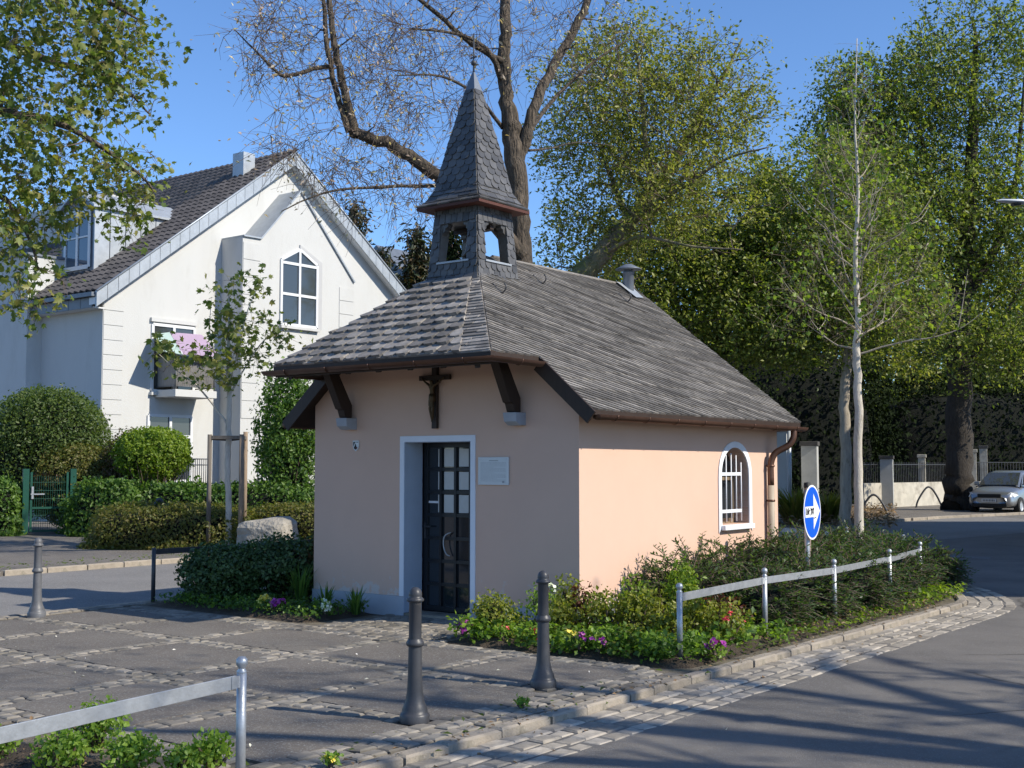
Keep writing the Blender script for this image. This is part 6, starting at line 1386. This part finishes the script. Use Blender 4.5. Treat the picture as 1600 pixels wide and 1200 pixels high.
# dark shrubs in the chapel shade on the left
bush('shrub', 'rounded dark rhododendron in the chapel shade at the end of the thin rail', tuple(W(-12.35, 10.05, 0)), (.52, .50, .36), 9000, .05, 'L_yew', 71, 2.2, flat=.05, shell=.5, core=.6, stems=20, lump=.12)
bush('shrub', 'dark leafy shrub in the middle of the shaded side bed', tuple(W(-11.95, 10.65, 0)), (.58, .55, .40), 7000, .05, 'L_yew', 72, 2.2, flat=.0, shell=.5, core=.6, stems=20, lump=.14)
bush('shrub', 'hydrangea with withered brown heads beside the chapel corner', tuple(W(-11.45, 11.0, 0)), (.40, .42, .36), 3000, .07, 'L_yew', 73, 2.0, flat=-.1, shell=.7, core=.35, stems=50, lump=.2, leafm2='L_dry', split=lambda q, g: (q[:, 2] > 1.1) & (g.uniform(size=len(q)) < .5))
def fern_yew(name, label, c, rad, n, seed, leafm='L_yew', cat='yew', core=.62):
    g = rng(seed); root = thing(name, label, cat, c); rad = np.array(rad); P0 = []; P1 = []; LP = []; LN = []
    for i in range(n):
        d = unit(g.normal(size=(1, 3)))[0]; d[2] = abs(d[2]) * .9 + .02; st_ = d * rad * g.uniform(.35, .75); L_ = .26 * g.uniform(.6, 1.3)
        dv = unit((d * np.array([1, 1, .5]) + g.normal(size=3) * .35 + np.array([0, 0, .05]))[None])[0]
        e = st_ + dv * L_ * .6; f = e + unit((dv + np.array([0, 0, -.55]))[None])[0] * L_ * .5
        P0 += [st_, e]; P1 += [e, f]
        m = 15; u = np.linspace(0.1, 1, m)[:, None]; q = np.where(u < .55, st_ + (e - st_) * (u / .55), e + (f - e) * ((u - .55) / .45))
        sdv = unit(np.cross(dv, [0, 0, 1])[None])[0]; sgn_ = np.where(np.arange(m) % 2, 1, -1)[:, None]
        LP.append(q); LN.append(sdv * sgn_ * .9 + dv * .7 + g.normal(size=(m, 3)) * .22)
    LP = np.concatenate(LP); T = unit(np.concatenate(LN)); k = len(LP); up = unit(g.normal(size=(k, 3)) * .35 + np.array([0, 0, 1])); B = unit(np.cross(up, T)); s = .062 * g.uniform(.7, 1.3, (k, 1))
    V = np.stack([LP, LP + T * s * .5 + B * s * .17, LP + T * s, LP + T * s * .5 - B * s * .17], 1).reshape(-1, 3); V[:, 2] = np.maximum(V[:, 2], .01)
    F = (np.arange(k)[:, None, None] * 4 + np.array([[0, 1, 2], [0, 2, 3]])[None]).reshape(-1, 3); np_mesh('foliage', V, F, M[leafm], root)
    V, F = seg_arrays(P0, P1, [.007] * len(P0), [.003] * len(P0), 3); np_mesh('stems', V, F, M['twig'], root, kind='stuff')
    mb = MB(); mb.lathe([(.0, rad[2] * core), (rad[0] * core * .55, rad[2] * core * .85), (rad[0] * core * .9, rad[2] * core * .5), (rad[0] * core * .85, .02)], 14); o = mb.build('shade_core', M['core'], root); o.scale = (1, rad[1] / rad[0], 1)
    return root
fern_yew('spreading_yew', 'dark spreading yew in full shade touching the left chapel corner', tuple(W(-11.7, 12.9, 0)), (.60, .60, .45), 300, 74)
# the yew bed along the sunny wall
yews = [(-6.65, 11.6, .70, .55, 'low yew nearest the flower bed, at the first railing posts'), (-6.75, 12.9, .75, .60, 'yew below the long sunny wall, second from the flower bed'), (-6.2, 13.6, .70, .52, 'yew behind the third railing post'),
        (-6.85, 14.2, .80, .64, 'yew directly under the arched window'), (-6.1, 14.9, .72, .50, 'yew by the foot of the blue sign'), (-6.9, 15.6, .80, .62, 'yew at the foot of the downpipe'), (-6.2, 16.3, .75, .50, 'yew left of the whitewashed trunk'),
        (-7.1, 17.1, .9, .58, 'yew behind the blue sign'), (-6.3, 17.6, .8, .46, 'yew round the whitewashed trunk'), (-7.4, 18.5, 1.0, .5, 'farthest yew at the end of the bed'), (-5.85, 15.6, .5, .38, 'small yew spilling through the railing near its bend'), (-6.0, 12.0, .62, .46, 'yew leaning against the railing between the first two posts'), (-5.95, 13.0, .62, .42, 'yew pushing through the railing between second and third post'), (-5.9, 14.1, .62, .42, 'yew pushing through the railing after the third post')]
for i, (s_, t_, r_, h_, lab) in enumerate(yews):
    fern_yew('yew_shrub', lab, tuple(W(s_, t_, .02)), (r_ * 1.05, r_ * 1.05, h_ * 1.72), int(620 * r_ * r_ / .56), 80 + i, 'L_yewbed')
g = rng(99)
def cover(name, pts, size, mat, seed, label=None, spread=.7):
    g = rng(seed); V, F = leaf_arrays(pts, size, g, 'rhomb', .75, nrm=np.tile([[0, 0, 1.0]], (len(pts), 1)), spread=spread)
    return tag(np_mesh(name, V, F, M[mat]), label, None, None, 'stuff')
def clumpy(n, s0, s1, t0, t1, g, h0=.03, h1=.2):
    out = []
    while len(out) < n:
        c = (g.uniform(s0, s1), g.uniform(t0, t1)); hh = g.uniform(.4, 1.2) * h1
        for _ in range(int(g.integers(30, 110))):
            a_, b_ = c[0] + g.normal() * .07, c[1] + g.normal() * .07
            if s0 < a_ < s1 and t0 < b_ < t1: out.append(tuple(W(a_, b_, h0 + hh * g.uniform() ** .6)))
    return np.array(out)
cover('ground_cover', np.concatenate([clumpy(3600, -7.9, -5.2, 9.12, 10.0, g), clumpy(700, -5.9, -5.15, 10, 11.0, g)]), .045, 'L_fresh', 1)
cover('ground_cover', np.concatenate([clumpy(2200, -7.9, -5.2, 9.12, 10.1, g, h1=.16), clumpy(500, -5.9, -5.15, 10, 11.2, g)]), .05, 'L_laurel', 11)
cover('ground_cover', clumpy(900, -7.7, -5.3, 9.2, 10.2, g, h1=.22), .035, 'L_yellowg', 12)
cover('low_weeds', np.concatenate([st_pts(420, -5.6, -5.15, 11, 15.5, .02, .08, g), st_pts(700, -5.7, -5.2, 15.0, 16.6, .03, .16, g)]), .045, 'L_bright', 2)
cover('ground_cover_shade', st_pts(3000, -12.8, -10.0, 9.35, 10.3, .03, .14, g), .04, 'L_laurel', 3)
# flower bed plants, each one by itself
def plant(name, label, s_, t_, r_, h_, n, ls, leafm, seed, flowers=None, cat='plant', stems=10, shape='rhomb', core=0, nf=0, fs_=.035, z0=.03):
    root = bush(name, label, tuple(W(s_, t_, z0)), (r_, r_, h_ / 2), n, ls, leafm, seed, 2.0, None, cat, core, .2, flat=0.0, shell=.9, stems=stems, shape=shape, aspect=.6, spread=1.2)
    if flowers:
        g = rng(seed + 500); V_ = []; F_ = []; b = 0
        for k in range(nf):
            d = unit(g.normal(size=(1, 3)))[0]; d[2] = abs(d[2]); c = d * np.array([r_, r_, h_ / 2]) * g.uniform(.7, 1.05) + np.array([0, 0, h_ / 2])
            m = 7; P = np.tile(c, (m, 1)) + g.normal(size=(m, 3)) * .006; V, F = leaf_arrays(P, fs_, g, 'rhomb', .9, nrm=np.tile([d + [0, -.5, .2]], (m, 1)), spread=.4); V_.append(V); F_.append(F + b); b += len(V)
        np_mesh('blossom', np.concatenate(V_), np.concatenate(F_), M[flowers], root)
    return root
plant('small_shrub', 'round pale green shrub at the door end of the flower bed', -7.62, 9.55, .22, .42, 1600, .035, 'L_yellowg', 101, core=.5)
plant('rose_bush', 'leggy rose bush with thin stems right of the door', -7.30, 9.95, .22, .52, 420, .04, 'L_fresh', 102, 'F_white', nf=2, stems=22)
plant('small_shrub', 'yellow green shrub in the middle of the flower bed with a white bloom', -6.95, 9.75, .18, .40, 700, .04, 'L_yellowg', 103, 'F_white', nf=4)
plant('red_leaved_shrub', 'small dark red leaved shrub against the pink wall', -6.95, 10.15, .17, .50, 500, .04, 'L_redleaf', 104, stems=22)
plant('small_shrub', 'leafy shrub between red shrub and second bollard', -6.60, 9.95, .20, .48, 1000, .04, 'L_yellowg', 105, stems=16)
plant('small_shrub', 'variegated shrub right of the second bollard', -6.20, 10.05, .24, .50, 1300, .045, 'L_yellowg', 106, stems=16)
plant('golden_shrub', 'upright golden green euonymus at the chapel corner', -6.00, 10.45, .19, .72, 2200, .04, 'L_bright', 107, stems=12, core=.4)
plant('small_shrub', 'pale spiky shrub in front of the golden euonymus', -5.85, 9.95, .20, .38, 600, .05, 'L_yellowg', 108, stems=20)
plant('small_shrub', 'yellowish shrub with red blooms beside the first railing post', -5.55, 10.35, .26, .42, 1000, .042, 'L_yellowg', 109, 'F_red', nf=5, stems=18)
plant('small_shrub', 'reddish green shrub between golden euonymus and railing', -5.75, 10.75, .24, .42, 700, .042, 'L_redleaf', 110, stems=18)
plant('small_shrub', 'tall loose yellow green shrub between rose bush and red shrub', -7.12, 10.12, .17, .58, 650, .042, 'L_yellowg', 111, stems=22)
plant('small_shrub', 'loose yellow green shrub hiding the wall foot before the chapel corner', -6.38, 10.2, .20, .60, 800, .042, 'L_bright', 112, stems=22)
plant('small_shrub', 'yellow leaved shrub just left of the first railing post', -5.75, 10.2, .17, .50, 650, .042, 'L_yellowg', 113, stems=22)
for i, (s_, t_, lab, fl, nf) in enumerate([(-7.75, 9.25, 'clump of purple pansies at the door end of the bed', 'F_purple', 16), (-6.35, 9.2, 'purple pansy by the middle edge of the bed', 'F_purple', 4), (-5.22, 9.65, 'magenta pansy at the kerb beside the railing post', 'F_purple', 9),
        (-6.85, 9.2, 'small pink and white bedding plant among the green cover', 'F_red', 4), (-7.3, 9.3, 'small dark red bedding plant near the door end of the bed', 'F_red', 3), (-6.1, 9.15, 'small magenta bloom low beside the second bollard', 'F_purple', 5), (-6.55, 9.35, 'pale yellow primrose in the flower bed', 'F_yellow', 4), (-5.5, 9.45, 'yellow primrose low in the bed near the kerb', 'F_yellow', 4),
        (-10.75, 9.55, 'purple pansies in the side bed left of the door', 'F_purple', 22), (-11.05, 9.6, 'pale yellow cabbage like bedding plant beside the purple pansies', 'F_yellow', 14), (-10.05, 9.62, 'white pansy near the chapel wall left of the door', 'F_white', 7), (-10.25, 9.8, 'small cream flower left of the white pansy', 'F_white', 4), (-5.28, 6.95, 'yellow flowering weed growing in the kerb joint', 'F_yellow', 3), (-5.12, 4.95, 'yellow weed in the nearest kerb joint', 'F_yellow', 3)]):
    kerb_ = i >= 12
    plant('flower', lab, s_, t_, .085 if nf > 8 else .055, .13 if not kerb_ else .07, 90, .032, 'L_fresh', 120 + i, fl, 'flower', stems=4, nf=nf, fs_=.034 if nf > 3 else .018, z0=.06 if not kerb_ else .01)
def blades(name, label, s_, t_, n, h_, r_, seed, mat='L_laurel', wd=.018):
    g = rng(seed); root = thing(name, label, 'plant', tuple(W(s_, t_, .02))); V = []; F = []
    for i in range(n):
        a = g.uniform(0, 6.28); b = np.array([math.cos(a), math.sin(a), 0]); p0 = b * r_ * .3 * g.uniform(); H_ = h_ * g.uniform(.5, 1.1); p1 = p0 + b * r_ * .3 + np.array([0, 0, H_ * .65]); p2 = p0 + b * r_ * g.uniform(.5, 1.1) + np.array([0, 0, H_])
        sd = np.array([-b[1], b[0], 0]) * wd / 2; k = len(V); V += [p0 - sd, p0 + sd, p1 + sd, p1 - sd, p2]; F += [(k, k + 1, k + 2), (k, k + 2, k + 3), (k + 3, k + 2, k + 4)]
    np_mesh('leaves', np.array(V), np.array(F), M[mat], root); return root
blades('grassy_plant', 'tuft of narrow upright leaves before the plinth left of the door', -10.0, 10.05, 60, .30, .16, 140)
blades('grassy_plant', 'second tuft of narrow leaves closer to the chapel corner', -10.6, 10.15, 50, .30, .15, 141)
blades('grassy_plant', 'tall grassy plant in the shaded side bed', -11.2, 10.3, 70, .50, .20, 142)
blades('grassy_plant', 'dry tall stalks beside the golden euonymus', -5.98, 10.15, 26, .55, .18, 143, 'L_dry', .01)
blades('strap_leaved_plant', 'clump of strap leaved plants left of the grey gate pillar', *st(A(1242, 800, 35.5)), 260, 1.05, .9, 144, 'L_olivehedge', .06)
blades('strap_leaved_plant', 'clump of strap leaved plants right of the grey gate pillar', *st(A(1293, 795, 36.5)), 240, .95, .85, 145, 'L_olivehedge', .06)
# foreground bed plants
for i, (px, py, D, r_, h_, lab) in enumerate([(152, 1150, 6.35, .17, .30, 'tallest small leafy shrub in the near corner bed'), (95, 1180, 6.2, .15, .22, 'low leafy shrub left of the tallest one in the near bed'), (205, 1185, 6.1, .15, .22, 'low leafy shrub right of the tallest one in the near bed'), (285, 1185, 6.25, .10, .15, 'small seedling shrub left of the near railing post'), (330, 1175, 6.35, .11, .19, 'small leafy shrub right beside the near railing post'), (-5, 1165, 6.5, .10, .2, 'leafy shrub cut by the left edge of the picture')]):
    p = G(px, py + 25, .03); bush('small_shrub', lab, tuple(p), (r_, r_, h_ / 2), int(900 * r_ / .15), .030, 'L_fresh', 150 + i, 2.0, None, 'plant', 0, .2, flat=0.0, shell=.85, stems=14, aspect=.7, spread=1.1)
print('faces', sum(len(m.polygons) for m in bpy.data.meshes))
